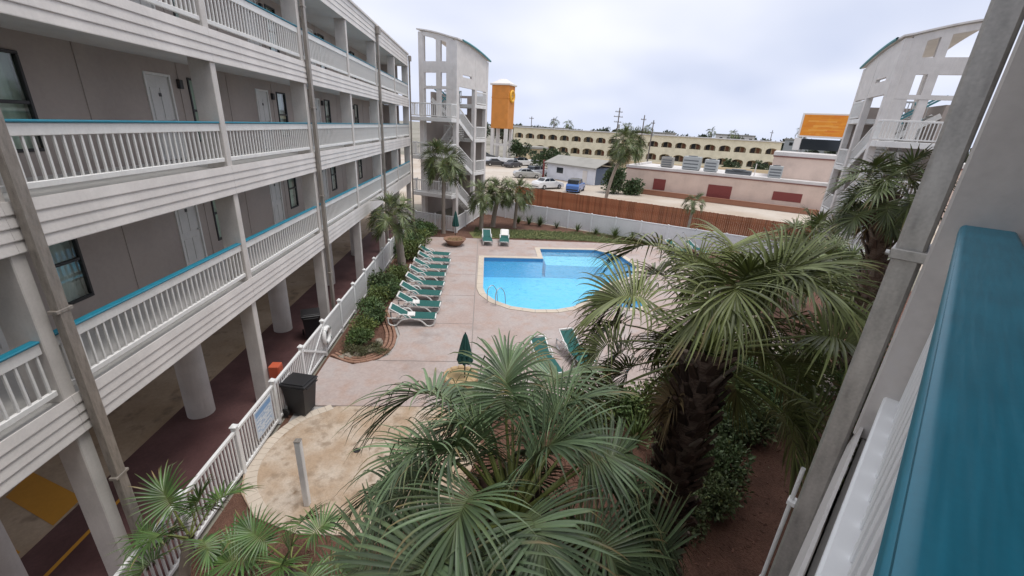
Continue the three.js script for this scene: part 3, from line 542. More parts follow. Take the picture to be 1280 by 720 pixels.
// ---------------------------------------------------------------- fences
{
  const f = thing('pool_fence', 'white picket pool fence running beside the red walkway', 'fence', [-5.42, 0, 0]);
  const picket = cbox(0.045, 1.06, 0.03, 0.004), postG = cbox(0.11, 1.36, 0.11, 0.01), capG = merge([cbox(0.15, 0.035, 0.15, 0.008), new THREE.ConeGeometry(0.085, 0.07, 4).rotateY(Math.PI / 4).translate(0, 0.05, 0)].map(metric));
  const zs = []; for (let z = -2.6; z > -33.6; z -= 1.84) zs.push(z);
  let made = 0;
  zs.forEach((z, i) => {
    const p = mesh('post', postG, M.fence, f); p.position.set(0, 0.68, z); const c = mesh('post_cap', capG, M.fence, p); c.position.y = 0.70;
    if (i === zs.length - 1) return; const z1 = zs[i + 1], gate = i === 5;
    mesh('top_rail', rb(-0.035, 0.035, 1.20, 1.28, z1 + 0.055, z - 0.055), M.fence, f);
    mesh('lower_rail', rb(-0.03, 0.03, 0.10, 0.18, z1 + 0.055, z - 0.055), M.fence, f);
    if (gate) mesh('gate_brace', [bar(V3(0.045, 0.2, z - 0.1), V3(0.045, 1.18, z1 + 0.1), 0.03, 0.07), bar(V3(0.05, 1.18, z - 0.1), V3(0.05, 0.2, z1 + 0.1), 0.03, 0.07)], M.fence, f);
    const n = 15; for (let k = 0; k < n; k++) { const zz = z - 0.055 - (k + 0.5) * (1.84 - 0.11) / n; const q = mesh('picket', picket, M.fence, f); q.position.set(0, 0.69, zz); q.rotation.y = Math.PI / 2; }
  });
  // low fence around the foot of the stair tower
  const g = thing('tower_fence', 'low white fence folded round the foot of the stair tower', 'fence', [0, 0, 0]);
  const run = (a, b) => {
    const L = a.distanceTo(b), n = Math.round(L / 0.14), up = y => V3(0, y, 0), gs = [];
    mesh('rail', [bar(a.clone().add(up(1.24)), b.clone().add(up(1.24)), 0.07, 0.09), bar(a.clone().add(up(0.14)), b.clone().add(up(0.14)), 0.06, 0.08)], M.fence, g);
    for (let i = 0; i < n; i++) { const p = a.clone().lerp(b, (i + 0.5) / n), q = metric(new THREE.BoxGeometry(0.09, 1.02, 0.03)); q.rotateY(-Math.atan2(b.z - a.z, b.x - a.x)); q.translate(p.x, 0.69, p.z); gs.push(q); }
    mesh('picket_row', merge(gs), M.fence, g, { kind: 'stuff' });
    const m = Math.max(1, Math.round(L / 2)); for (let i = 0; i <= m; i++) { const p = a.clone().lerp(b, i / m); mesh('post', rb(p.x - 0.06, p.x + 0.06, 0, 1.36, p.z - 0.06, p.z + 0.06), M.fence, g); }
  };
  run(V3(-5.3, 0, -34.2), V3(-2.05, 0, -32.6)); run(V3(-1.95, 0, -32.75), V3(0.35, 0, -41.3));
  // solid white boundary fence of wide vinyl panels
  const w = thing('boundary_fence', 'smooth white vinyl boundary fence behind the lawn', 'fence', [0, 0, 0]);
  const a = V3(0.4, 0, -40.35), b = V3(21.4, 0, -27.2), L = a.distanceTo(b), n = 12, ang = -Math.atan2(b.z - a.z, b.x - a.x);
  for (let i = 0; i <= n; i++) { const p = a.clone().lerp(b, i / n); place('post', cbox(0.13, 1.56, 0.13, 0.01), M.vinyl, w, p.x, 0.78, p.z, ang); if (i < n) { const q = a.clone().lerp(b, (i + 0.5) / n); place('panel', cbox(L / n - 0.13, 1.36, 0.05, 0.008), M.vinyl, w, q.x, 0.74, q.z, ang); place('top_rail', cbox(L / n - 0.13, 0.09, 0.08, 0.01), M.vinyl, w, q.x, 1.47, q.z, ang); } }
  // reddish cedar fence: separate boards
  const c = thing('cedar_fence', 'reddish brown cedar board fence behind the white boundary fence', 'fence', [0, 0, 0]);
  const A = V3(3.4, 0, -45.2), B = V3(27.5, 0, -28.2), LL = A.distanceTo(B), N = 190, an = -Math.atan2(B.z - A.z, B.x - A.x), gb = cbox(LL / N - 0.006, 2.2, 0.022, 0.003), ms = [M.wood, M.woodB, M.woodC, M.wood];
  const br = rng(5);
  for (let i = 0; i < N; i++) { const p = A.clone().lerp(B, (i + 0.5) / N); const q = place('board', gb, ms[Math.floor(br() * 4)], c, p.x, 1.1 + rr(-0.015, 0.015, br), p.z, an); q.scale.y = 1 + rr(-0.008, 0.008, br); }
  for (const y of [0.4, 1.8]) { const m = A.clone().lerp(B, 0.5); place('rail', cbox(LL, 0.09, 0.05), M.woodB, c, m.x - 0.03, y, m.z - 0.045, an); }
}
{ // things fixed to the fence
  const signTex = (() => { const c = document.createElement('canvas'); c.width = 256; c.height = 256; const x = c.getContext('2d'); x.fillStyle = '#c3d0de'; x.fillRect(0, 0, 256, 256); const r = rng(3); x.fillStyle = '#7fa3cc'; x.fillRect(14, 14, 228, 48); x.fillStyle = '#d8e2ee'; for (let j = 0; j < 9; j++) { let q = 20; while (q < 225) { const w = 8 + r() * 26; x.fillStyle = r() < 0.5 ? '#86a8d0' : '#e2e8ee'; x.fillRect(q, 78 + j * 18, Math.min(w, 232 - q), 8); q += w + 6; } } const t = new THREE.CanvasTexture(c); t.colorSpace = THREE.SRGBColorSpace; return t; })();
  const redTexS = (() => { const c = document.createElement('canvas'); c.width = 128; c.height = 128; const x = c.getContext('2d'); x.fillStyle = '#d9d4d2'; x.fillRect(0, 0, 128, 128); const r = rng(4); x.fillStyle = '#c06a6a'; x.fillRect(10, 12, 108, 26); for (let j = 0; j < 5; j++) { let q = 10; while (q < 110) { const w = 6 + r() * 18; x.fillRect(q, 50 + j * 14, Math.min(w, 118 - q), 6); q += w + 5; } } const t = new THREE.CanvasTexture(c); t.colorSpace = THREE.SRGBColorSpace; return t; })();
  const sign = (name, label, z, y, w, h, t) => { const s = thing(name, label, 'sign', [-5.36, y, z]); const b = mesh('panel', rb(-0.006, 0.006, -h / 2, h / 2, -w / 2, w / 2, 0.002), M.fence, s); const g = new THREE.PlaneGeometry(w - 0.02, h - 0.02); g.rotateY(Math.PI / 2); g.translate(0.0075, 0, 0); mesh('print', g, std([1, 1, 1], 0.5, { map: t }), b); };
  sign('pool_sign', 'pale blue notice board on the white picket fence', -9.22, 0.80, 0.86, 0.78, signTex);
  sign('warning_sign', 'small white sign with red print on the picket fence', -10.55, 0.86, 0.52, 0.5, redTexS);
  const r = thing('life_ring', 'white life ring hanging on the picket fence', 'life ring', [-5.33, 0.80, -13.7]);
  const t = mesh('ring', metric(new THREE.TorusGeometry(0.27, 0.075, 10, 28).rotateY(Math.PI / 2)), M.lounge, r);
  for (let k = 0; k < 4; k++) { const q = k * Math.PI / 2 + 0.78; mesh('band', metric(new THREE.TorusGeometry(0.082, 0.01, 6, 14).rotateY(0).translate(0, 0, 0).rotateX(0)), M.umbrella, t).position.set(0, Math.sin(q) * 0.27, Math.cos(q) * 0.27); }
  const e = thing('extinguisher_box', 'small red orange box fixed to a parking column', 'box', [-5.88, 0.95, -11.1]);
  const b = mesh('case', rb(-0.14, 0.14, -0.22, 0.22, -0.15, 0.15, 0.02), M.redBox, e); mesh('cover', rb(0.141, 0.15, -0.17, 0.17, -0.11, 0.11, 0.004), M.redBox, b); mesh('latch', rb(0.15, 0.17, -0.02, 0.03, 0.07, 0.095, 0.003), M.metal, b);
}

const ORD = ['first', 'second', 'third', 'fourth', 'fifth', 'sixth', 'seventh', 'eighth', 'ninth', 'tenth'];
// ---------------------------------------------------------------- pool furniture
function makeLounger(name, label, group) {
  const t = thing(name, label, 'sun lounger', [0, 0, 0], 0, group); // head towards -x, feet towards +x
  for (const s of [-1, 1]) {
    const z = s * 0.31;
    const f = mesh('side_frame', tube([V3(-0.98, 0.36, z), V3(-0.6, 0.37, z), V3(-0.1, 0.36, z), V3(0.4, 0.34, z), V3(0.95, 0.33, z)], 0.026, 18, 7), M.lounge, t);
    mesh('leg', tube([V3(-0.95, 0.35, z), V3(-0.93, 0.12, z), V3(-0.78, 0.03, z), V3(-0.62, 0.05, z), V3(-0.52, 0.18, z), V3(-0.36, 0.30, z), V3(-0.15, 0.34, z)], 0.034, 20, 7), M.lounge, f);
    mesh('leg', tube([V3(0.10, 0.33, z), V3(0.34, 0.28, z), V3(0.5, 0.16, z), V3(0.6, 0.05, z), V3(0.76, 0.03, z), V3(0.9, 0.12, z), V3(0.95, 0.32, z)], 0.034, 20, 7), M.lounge, f);
    mesh('arm', tube([V3(-0.62, 0.37, z), V3(-0.52, 0.5, z + s * 0.02), V3(-0.2, 0.53, z + s * 0.02), V3(-0.02, 0.36, z)], 0.026, 14, 6), M.lounge, f);
  }
  mesh('cross_bar', [bar(V3(0.95, 0.33, -0.31), V3(0.95, 0.33, 0.31), 0.05), bar(V3(-0.15, 0.33, -0.31), V3(-0.15, 0.33, 0.31), 0.04)], M.lounge, t);
  const sl = (pts, w, th) => { const g = new THREE.PlaneGeometry(1, w, pts.length - 1, 6), p = g.attributes.position; for (let i = 0; i < p.count; i++) { const k = i % pts.length, v = p.getY(i); p.setXYZ(i, pts[k][0], pts[k][1] - 0.025 * (1 - Math.pow(2 * v / w, 2)), v); } g.computeVertexNormals(); const g2 = g.clone(); g2.translate(0, -th, 0); return metric(merge([g, g2])); };
  mesh('seat_sling', sl([[-0.2, 0.385], [0.1, 0.385], [0.4, 0.375], [0.7, 0.37], [0.98, 0.362]], 0.66, 0.012), M.sling, t);
  const back = mesh('backrest', [bar(V3(-0.2, 0.38, -0.29), V3(-0.88, 0.78, -0.29), 0.045), bar(V3(-0.2, 0.38, 0.29), V3(-0.88, 0.78, 0.29), 0.045), bar(V3(-0.88, 0.78, -0.31), V3(-0.88, 0.78, 0.31), 0.06), bar(V3(-0.8, 0.68, -0.27), V3(-0.8, 0.68, 0.27), 0.1, 0.02)], M.lounge, t);
  mesh('back_sling', sl([[-0.84, 0.775], [-0.6, 0.64], [-0.4, 0.515], [-0.2, 0.395]], 0.6, 0.012), M.sling, back);
  mesh('rear_panel', bar(V3(-0.24, 0.355, 0), V3(-0.86, 0.72, 0), 0.54, 0.012), M.lounge, back);
  return t;
}
const rowLabel = i => `green and white sun lounger, ${ORD[7 - i]} in the row counting from the bowl planter`;
const lounger = makeLounger('sun_lounger', rowLabel(0), 'sun loungers lined up beside the planted island');
const lr = rng(88);
lounger.position.set(-2.78, 0.045, -16.35); lounger.rotation.y = 0.03;
for (let i = 1; i < 8; i++) dup(lounger, rowLabel(i), [-2.78 + rr(-0.12, 0.1, lr), 0.045, -16.35 - i * 1.31 + rr(-0.06, 0.06, lr)], rr(-0.06, 0.07, lr));
const gB = 'pair of loungers by the far end of the pool';
dup(lounger, 'green and white sun lounger facing the pool from the lawn edge', [0.4, 0.045, -29.9], -Math.PI / 2 + 0.06, 1, gB);
{ const o = dup(lounger, 'sun lounger by the lawn with a white towel over its backrest', [1.65, 0.045, -29.9], -Math.PI / 2 - 0.05, 1, gB); mesh('towel', [bar(V3(-0.9, 0.83, 0), V3(-0.35, 0.51, 0), 0.5, 0.02)], M.towel, o); }
dup(lounger, 'green sun lounger standing alone on the deck past the closed umbrella', [2.35, 0.045, -13.0], -Math.PI / 2 + 0.22, 1);
dup(lounger, 'green sun lounger half hidden behind the palm fronds on the deck', [3.6, 0.045, -13.7], -Math.PI / 2 + 0.3, 1);
const gC = 'loungers beyond the palm at the far side of the pool';
for (let i = 0; i < 4; i++) dup(lounger, 'green and white sun lounger beyond the big palm, across the pool', [14.2 + (i % 2) * 1.5, 0.0, -29.2 - Math.floor(i / 2) * 3.2], -Math.PI / 2 + 0.5, 1, gC);
{ // towels left on the two loungers that stand first in the row
  for (const [z, lab] of [[-16.35, 'folded white towel on the row lounger nearest the brick edged island tip'], [-17.66, 'folded white towel on the row lounger second from the brick edged island tip']]) { const t = thing('towel', lab, 'towel', [-2.98, 0.425, z - 0.02], 0.1); mesh('cloth', [rb(-0.02, 0.3, 0, 0.035, -0.2, 0.2, 0.014), rb(0.0, 0.28, 0.036, 0.06, -0.18, 0.19, 0.012)], M.towel, t); }
}
function closedUmbrella(label, pos, h = 1.0) {
  const t = thing('patio_umbrella', label, 'umbrella', pos, 0, undefined);
  mesh('pole', cyl(0.022, 0.022, 2.2 * h, 0, 0, 0, 12), M.black, t);
  const prof = [[0.02, 2.3], [0.05, 2.22], [0.09, 2.0], [0.14, 1.7], [0.19, 1.35], [0.23, 1.05], [0.20, 0.98], [0.03, 1.0]];
  const g = new THREE.LatheGeometry(prof.map(p => new THREE.Vector2(p[0], p[1] * h)), 48), p = g.attributes.position;
  for (let i = 0; i < p.count; i++) { const a = Math.atan2(p.getZ(i), p.getX(i)), k = 1 + 0.2 * Math.sin(a * 8 + p.getY(i)) ; p.setX(i, p.getX(i) * k); p.setZ(i, p.getZ(i) * k); } g.computeVertexNormals();
  const c = mesh('canopy', metric(g), M.umbrella, t); mesh('tie_band', metric(new THREE.TorusGeometry(0.19, 0.02, 6, 20).rotateX(Math.PI / 2).translate(0, 1.38 * h, 0)), M.umbrella, c);
  mesh('finial', lathe([[0.001, 2.36 * h], [0.025, 2.33 * h], [0.02, 2.28 * h]], 10), M.black, t);
  return t;
}
closedUmbrella('closed dark green umbrella standing in a tan stone planter', [-0.42, 0.05, -12.0], 0.78);
closedUmbrella('closed dark green umbrella behind the brown bowl planter', [-1.95, 0.0, -31.3], 0.85);
{ // tan stone planter: ring of stones
  const t = thing('stone_planter', 'low tan stone planter ring round the closed umbrella', 'planter', [-0.55, 0.045, -12.1]);
  const gs = []; mesh('filling', lathe([[0.001, 0.2], [0.42, 0.19], [0.44, 0.0]], 24), M.straw, t);
  for (let i = 0; i < 12; i++) { const a = i / 12 * Math.PI * 2; const s = place('stone', cbox(0.27, 0.26 + rr(-0.03, 0.03), 0.16, 0.04), M.stone, t, Math.cos(a) * 0.5, 0.13, Math.sin(a) * 0.5, -a + Math.PI / 2 + rr(-0.1, 0.1)); }
  const b = thing('bowl_planter', 'wide brown bowl planter with dry grass beside the lounger row', 'planter', [-1.85, 0.045, -28.9]);
  const bowl = mesh('bowl', lathe([[0.35, 0], [0.42, 0.02], [0.62, 0.25], [0.74, 0.42], [0.78, 0.44], [0.78, 0.48], [0.70, 0.48], [0.6, 0.36], [0.001, 0.34]], 32), M.terracotta, b);
  const gg = []; for (let i = 0; i < 160; i++) { const a = rr(0, 6.28), r = Math.sqrt(R()) * 0.58, h = rr(0.12, 0.34); const q = metric(new THREE.ConeGeometry(0.014, h, 3)); q.translate(0, h / 2, 0); q.rotateZ(rr(-0.7, 0.7)); q.rotateX(rr(-0.7, 0.7)); q.translate(Math.cos(a) * r, 0.36, Math.sin(a) * r); gg.push(q); } mesh('dry_grass', merge(gg), M.straw, b, { kind: 'stuff' });
  const post = thing('white_post', 'plain white square post standing on the tan apron', 'post', [-3.62, 0.05, -7.2]);
  mesh('shaft', rb(-0.06, 0.06, 0, 1.72, -0.06, 0.06, 0.012), M.fence, post); mesh('cap', [rb(-0.065, 0.065, 1.72, 1.75, -0.065, 0.065, 0.01)], M.pipe, post);
}
function binThing(label, pos, turn) {
  const t = thing('trash_bin', label, 'trash bin', pos, turn);
  const g = new THREE.BoxGeometry(1, 1, 1, 1, 4, 1), p = g.attributes.position; for (let i = 0; i < p.count; i++) { const y = p.getY(i) + 0.5, w = 0.46 + 0.14 * y, d = 0.5 + 0.18 * y; p.setXYZ(i, p.getX(i) * w, 0.06 + y * 0.92, p.getZ(i) * d); } g.computeVertexNormals();
  mesh('body', metric(g.toNonIndexed()), M.black, t).geometry.computeVertexNormals();
  mesh('rim', rb(-0.32, 0.32, 0.93, 0.99, -0.37, 0.37, 0.02), M.black, t);
  const lid = mesh('lid', [rb(-0.33, 0.33, 0.99, 1.04, -0.39, 0.39, 0.02), rb(-0.28, 0.28, 1.04, 1.07, -0.32, 0.32, 0.015)], M.blackLid, t);
  mesh('lid_handle', bar(V3(-0.2, 1.0, -0.43), V3(0.2, 1.0, -0.43), 0.035), M.blackLid, lid);
  for (const s of [-1, 1]) mesh('wheel', cyl(0.12, 0.12, 0.06, 0, 0, 0, 18).rotateZ(Math.PI / 2).translate(s * 0.26 + 0.03 * s, 0.12, -0.3), M.tyre, t);
  mesh('handle', bar(V3(-0.25, 0.95, 0.41), V3(0.25, 0.95, 0.41), 0.035), M.black, t);
}
binThing('black wheeled trash bin on the deck against the white fence', [-4.98, 0.045, -10.45], 1.35);
binThing('black trash bin on the red walkway behind the white fence', [-6.35, 0.02, -15.0], 0.4);
{ // pool handrail
  const t = thing('pool_handrail', 'thin steel handrail at the curved edge of the pool', 'handrail', [0.75, 0.05, -18.8], -0.7);
  for (const s of [-1, 1]) mesh('rail', tube([V3(s * 0.25, 0, 0.3), V3(s * 0.25, 0.7, 0.28), V3(s * 0.25, 0.82, 0.0), V3(s * 0.25, 0.5, -0.35), V3(s * 0.25, -0.2, -0.5)], 0.02, 20, 7), M.metal, t);
}

// ---------------------------------------------------------------- palms
const leafMat = std([1, 1, 1], 0.4, { vertexColors: true });
const leafMatSoft = std([1, 1, 1], 0.6, { vertexColors: true });
function soup() { return { p: [], c: [], i: [] }; }
function soupGeo(s) { const g = new THREE.BufferGeometry(); g.setAttribute('position', new THREE.Float32BufferAttribute(s.p, 3)); g.setAttribute('color', new THREE.Float32BufferAttribute(s.c, 3)); g.setIndex(s.i); g.computeVertexNormals(); return g; }
const DOWN = V3(0, -1, 0);
/* One fan frond, growing along +x from the origin at elevation el, arching under its own weight.
   lp petiole length, n leaflets, seg sections per leaflet, len leaflet length */
function frondGeo(el, o) {
  const { lp = 0.9, n = 46, seg = 6, len = 0.92, seed = 1, tone = [0.075, 0.12, 0.045], dry = 0, w = 0.030, spread = 2.45, droop = 1, arch = 1 } = o;
  const r = rng(seed), s = soup();
  let d = V3(Math.cos(el), Math.sin(el), 0), p = V3(0.04, 0, 0);
  const side = V3(0, 0, 1);
  // petiole: three-sided tapering bar
  const pc = dry ? [0.26, 0.19, 0.10] : [0.20, 0.235, 0.07], ps = 6; let prev = -1;
  for (let k = 0; k <= ps; k++) {
    const nn = V3().crossVectors(side, d).normalize(), hw = 0.026 * (1 - 0.5 * k / ps), b0 = s.p.length / 3;
    for (const [a, b] of [[hw, 0.3 * hw], [-hw, 0.3 * hw], [0, -hw]]) { s.p.push(p.x + nn.x * b + side.x * a, p.y + nn.y * b, p.z + side.z * a); s.c.push(...pc); }
    if (prev >= 0) for (let q = 0; q < 3; q++) { const a = prev + q, b = prev + (q + 1) % 3, c2 = b0 + q, e = b0 + (q + 1) % 3; s.i.push(a, b, c2, b, e, c2); }
    prev = b0;
    if (k < ps) { p = p.clone().addScaledVector(d, lp / ps); d = d.clone().addScaledVector(DOWN, 0.055 * Math.cos(el) * arch).normalize(); }
  }
  // costa running into the blade and bending down
  const costa = [], cs = 8, lc = len * 0.72; let cd = d.clone(), cp = p.clone();
  for (let k = 0; k <= cs; k++) { costa.push([cp.clone(), cd.clone()]); cp = cp.clone().addScaledVector(cd, lc / cs); cd = cd.clone().addScaledVector(DOWN, (0.13 + 0.10 * Math.cos(el)) * arch).normalize(); }
  const vee = 0.3 + 0.45 * r();
  for (let k = 0; k < n; k++) {
    const t = (k + 0.5) / n * 2 - 1, ph = t * spread + (r() - 0.5) * 0.05, at = Math.pow(1 - Math.abs(t), 0.75) * cs, i0 = Math.min(cs - 1, Math.floor(at)), fr = at - i0;
    const o0 = costa[i0][0].clone().lerp(costa[i0 + 1][0], fr), dd = costa[i0][1].clone().lerp(costa[i0 + 1][1], fr).normalize();
    const nn = V3().crossVectors(side, dd).normalize();
    let dir = dd.clone().multiplyScalar(Math.cos(ph)).addScaledVector(side, Math.sin(ph)).addScaledVector(nn, vee * Math.abs(Math.sin(ph)) + (r() - 0.5) * 0.26).normalize();
    const L = len * (0.80 + 0.2 * Math.cos(ph * 0.55)) * (0.86 + 0.26 * r()) * (Math.abs(t) > 0.85 ? 0.7 : 1);
    let q = o0.clone(), b = -1; const wid = w * (0.85 + 0.3 * r()), tw = (r() - 0.5) * 0.7;
    const g0 = 0.5 + 0.95 * r(), yel = r() < 0.14 ? 0.6 : 0, soft = droop * (0.6 + 0.9 * r()), kink = r() < 0.3 ? Math.floor(seg * (0.45 + 0.4 * r())) : -1, kd = 0.5 + 0.9 * r(), kb = r() < 0.1 ? 0.5 : 0;
    for (let m = 0; m <= seg; m++) {
      const f = m / seg;
      let sd = V3().crossVectors(dir, nn); if (sd.lengthSq() < 1e-5) sd = V3(1, 0, 0); sd.normalize();
      const up = V3().crossVectors(sd, dir).normalize(); const ct = Math.cos(tw * f), st = Math.sin(tw * f);
      const sx = sd.clone().multiplyScalar(ct).addScaledVector(up, st), ux = up.clone().multiplyScalar(ct).addScaledVector(sd, -st);
      const ww = wid * (f < 0.3 ? 0.35 + f / 0.3 * 0.65 : Math.pow(1 - (f - 0.3) / 0.7, 0.72)) + 0.0012, e = s.p.length / 3;
      for (const [a, h] of [[-1, 0.42], [0, -0.1], [1, 0.42]]) s.p.push(q.x + sx.x * a * ww + ux.x * h * ww, q.y + sx.y * a * ww + ux.y * h * ww, q.z + sx.z * a * ww + ux.z * h * ww);
      const tip = cl((f - 0.8 + kb * 0.5) * 5) * (0.35 + 0.5 * yel + kb), base = cl(1 - f * 4) * 0.35;
      let c = [tone[0] * g0, tone[1] * g0, tone[2] * g0]; c = mixc(c, [0.17, 0.19, 0.06], base + yel * 0.35); c = mixc(c, [0.26, 0.20, 0.10], tip);
      if (dry) c = mixc(c, [0.27 * g0, 0.19 * g0, 0.105 * g0], dry);
      for (let z = 0; z < 3; z++) s.c.push(c[0] * (z === 1 ? 1.12 : 1), c[1] * (z === 1 ? 1.12 : 1), c[2]);
      if (b >= 0) s.i.push(b, b + 1, e, b + 1, e + 1, e, b + 1, b + 2, e + 1, b + 2, e + 2, e + 1);
      b = e; q = q.clone().addScaledVector(dir, L / seg);
      dir = dir.clone().addScaledVector(DOWN, soft * (0.06 + 0.62 * f * f) * 6 / seg * 0.8 + (m === kink ? kd : 0)).normalize();
    }
  }
  return soupGeo(s);
}
// sets of shared frond shapes: class by elevation, a few variants of each
const ELS = [1.35, 1.05, 0.78, 0.5, 0.22, -0.08, -0.4, -0.75];
function frondSet(o, variants = 2) { return ELS.map((e, i) => Array.from({ length: variants }, (_, v) => frondGeo(e, { ...o, seed: (o.seed || 1) * 97 + i * 13 + v * 7, droop: (o.droop || 1) * (i > 4 ? 1.25 : 1) }))); }
const setNear = frondSet({ seed: 3, n: 60, seg: 8, len: 0.70, lp: 1.0, tone: [0.12, 0.178, 0.095], w: 0.0145, droop: 1.25, arch: 1.35, spread: 2.1 }, 4);
const setNearB = frondSet({ seed: 5, n: 60, seg: 8, len: 0.74, lp: 1.05, tone: [0.165, 0.195, 0.072], w: 0.0145, droop: 1.25, arch: 1.3, spread: 2.1 }, 4);
const setFar = frondSet({ seed: 9, n: 30, seg: 5, len: 0.72, lp: 0.72, tone: [0.095, 0.125, 0.045], w: 0.032, droop: 0.55, arch: 0.9, spread: 2.3 }, 3);
const setSmall = frondSet({ seed: 15, n: 34, seg: 6, len: 0.62, lp: 0.55, tone: [0.065, 0.125, 0.036], w: 0.022, droop: 0.6, arch: 0.6 }, 2);
const dryGeo = [frondGeo(-1.1, { seed: 61, n: 30, seg: 5, len: 0.8, lp: 0.7, dry: 0.95, droop: 1.6 }), frondGeo(-1.3, { seed: 63, n: 30, seg: 5, len: 0.8, lp: 0.7, dry: 0.9, droop: 1.6 })];
const bootGeo = (() => { const s = new THREE.Shape([[-0.05, 0], [0.05, 0], [0.03, 0.16], [0.022, 0.26], [-0.022, 0.26], [-0.03, 0.16]].map(p => new THREE.Vector2(...p))); const g = new THREE.ExtrudeGeometry(s, { depth: 0.03, bevelEnabled: true, bevelSize: 0.006, bevelThickness: 0.006, bevelSegments: 1 }); return metric(g); })();
const trunkMat = std([1, 1, 1], 0.95, { map: trunkTex });
const bootMats = [std([0.085, 0.05, 0.036], 0.95), std([0.13, 0.085, 0.062], 0.95), std([0.055, 0.034, 0.026], 0.95), std([0.26, 0.205, 0.165], 0.95)];
function palm(name, label, base, hub, o = {}) {
  const { set = setFar, count = 26, scale = 1, r0 = 0.16, r1 = 0.13, boots = 0, bootTop = 1, dry = 0, seed = 1, low = 0.95, group, clear = null, bare = std([0.33, 0.28, 0.235], 0.95, { map: stuccoTex }) } = o;
  const r = rng(seed * 131 + 7), t = thing(name, label, 'palm tree', base, 0, group);
  const H = V3(hub[0] - base[0], hub[1] - base[1], hub[2] - base[2]);
  const mid = V3(H.x * 0.35, H.y * 0.5, H.z * 0.35), cv = new THREE.CatmullRomCurve3([V3(0, -0.1, 0), mid, H]);
  const g = new THREE.TubeGeometry(cv, 24, 1, 14), p = g.attributes.position, fr = cv.computeFrenetFrames(24);
  for (let k = 0; k <= 24; k++) { const c = cv.getPointAt(k / 24), f = k / 24; const rad = (r0 + (r1 - r0) * f) * (1 + 0.04 * Math.sin(k * 2.1)) * (f < 0.06 ? 1.3 - f * 5 : 1); for (let j = 0; j <= 14; j++) { const i = k * 15 + j; const v = V3(p.getX(i) - c.x, p.getY(i) - c.y, p.getZ(i) - c.z).multiplyScalar(rad * (1 + 0.06 * Math.sin(j * 3.7 + k * 1.3))); p.setXYZ(i, c.x + v.x, c.y + v.y, c.z + v.z); } }
  g.computeVertexNormals(); const tk = mesh('trunk', metric(g), boots ? trunkMat : bare, t);
  for (let k = 0; k < boots; k++) {
    const f = 0.08 + (k / boots) * (bootTop - 0.08), c = cv.getPointAt(f), a = k * 2.39996 + r() * 0.2, rad = r0 + (r1 - r0) * f;
    const b = mesh('boot', bootGeo, bootMats[Math.floor(r() * 3.6)], tk); b.position.set(c.x + Math.cos(a) * rad * 0.93, c.y, c.z + Math.sin(a) * rad * 0.93);
    b.rotation.set(0, -a + Math.PI / 2, 0); b.rotateX(0.42 + r() * 0.3); b.rotateZ((r() - 0.5) * 0.5); b.scale.setScalar((0.75 + 0.5 * r()) * (r0 / 0.24));
  }
  for (let k = 0; k < count; k++) {
    const f = (k + 0.5) / count, ei = Math.min(ELS.length - 1, Math.floor(Math.pow(f, 0.85) * ELS.length * low)), vs = set[ei], gg = vs[Math.floor(r() * vs.length)];
    const az = k * 2.39996 + (r() - 0.5) * 0.5; // a few of the lowest fronds were trimmed off the side facing the balcony
    if (clear !== null && ei >= 2 && Math.cos(az - clear) > 0.55) continue;
    const m = mesh('frond', gg, leafMat, t); const sc = scale * (0.86 + 0.26 * r()) * (f < 0.12 ? 0.85 : 1);
    m.position.set(H.x, H.y - f * 0.25 * scale + 0.06, H.z); m.rotation.set(0, az, 0); m.rotateZ((r() - 0.5) * 0.16); m.rotateX((r() - 0.5) * 0.9); m.scale.set(sc, sc, sc * (r() < 0.5 ? 1 : -1));
  }
  for (let k = 0; k < dry; k++) { const m = mesh('dry_frond', dryGeo[k % 2], leafMat, t); m.position.set(H.x, H.y - 0.3 * scale, H.z); m.rotation.y = r() * 6.28; m.scale.setScalar(scale * (0.6 + 0.3 * r())); }
  return t;
}
palm('fan_palm', 'broad dark green fan palm spreading over the tan apron, trunk hidden by its fronds', [0.4, 0, -3.3], [0.42, 4.0, -3.4], { set: setNear, count: 64, scale: 1.15, r0: 0.3, r1: 0.26, boots: 90, dry: 3, seed: 11, low: 0.98 });
palm('fan_palm', 'large fan palm with dark shaggy trunk standing before the pool', [3.12, 0, -4.95], [3.1, 5.35, -4.9], { set: setNearB, count: 60, scale: 1.08, r0: 0.25, r1: 0.25, boots: 230, dry: 3, seed: 23, low: 0.9, clear: Math.atan2(-4.9, -3.1) });
palm('small_palm', 'small bright green fan palm leaning through the white picket fence', [-4.9, 0, -5.2], [-4.7, 1.35, -5.4], { set: setSmall, count: 10, scale: 0.78, r0: 0.09, r1: 0.08, seed: 31, low: 0.75 });
palm('small_palm', 'small fan palm at the corner of the tan apron', [-3.0, 0, -5.0], [-2.95, 1.25, -5.0], { set: setSmall, count: 10, scale: 0.85, r0: 0.09, r1: 0.08, seed: 37, low: 0.75 });
palm('fan_palm', 'fan palm leaning in front of the stair tower beside the near downspout', [12.9, 0, -12.0], [11.9, 6.75, -12.0], { set: setFar, count: 32, scale: 0.92, r0: 0.26, r1: 0.3, boots: 150, dry: 5, seed: 41 });
palm('fan_palm', 'tall slim palm in front of the landings of the attached stair tower', [-2.95, 0, -32.4], [-2.9, 5.3, -32.5], { set: setFar, count: 32, scale: 1.12, r0: 0.15, r1: 0.13, seed: 43 });
palm('fan_palm', 'short palm with pale trunk in the planted island by the lounger row', [-4.25, 0, -22.4], [-4.65, 3.3, -22.6], { set: setFar, count: 26, scale: 0.86, r0: 0.24, r1: 0.15, seed: 47 });
const gP = 'palms clustered beside the attached stair tower';
palm('fan_palm', 'dark palm with straight trunk right beside the white tower fence', [-0.05, 0, -33.9], [-0.03, 2.75, -34], { set: setFar, count: 26, scale: 0.9, r0: 0.17, r1: 0.15, seed: 53, group: gP });
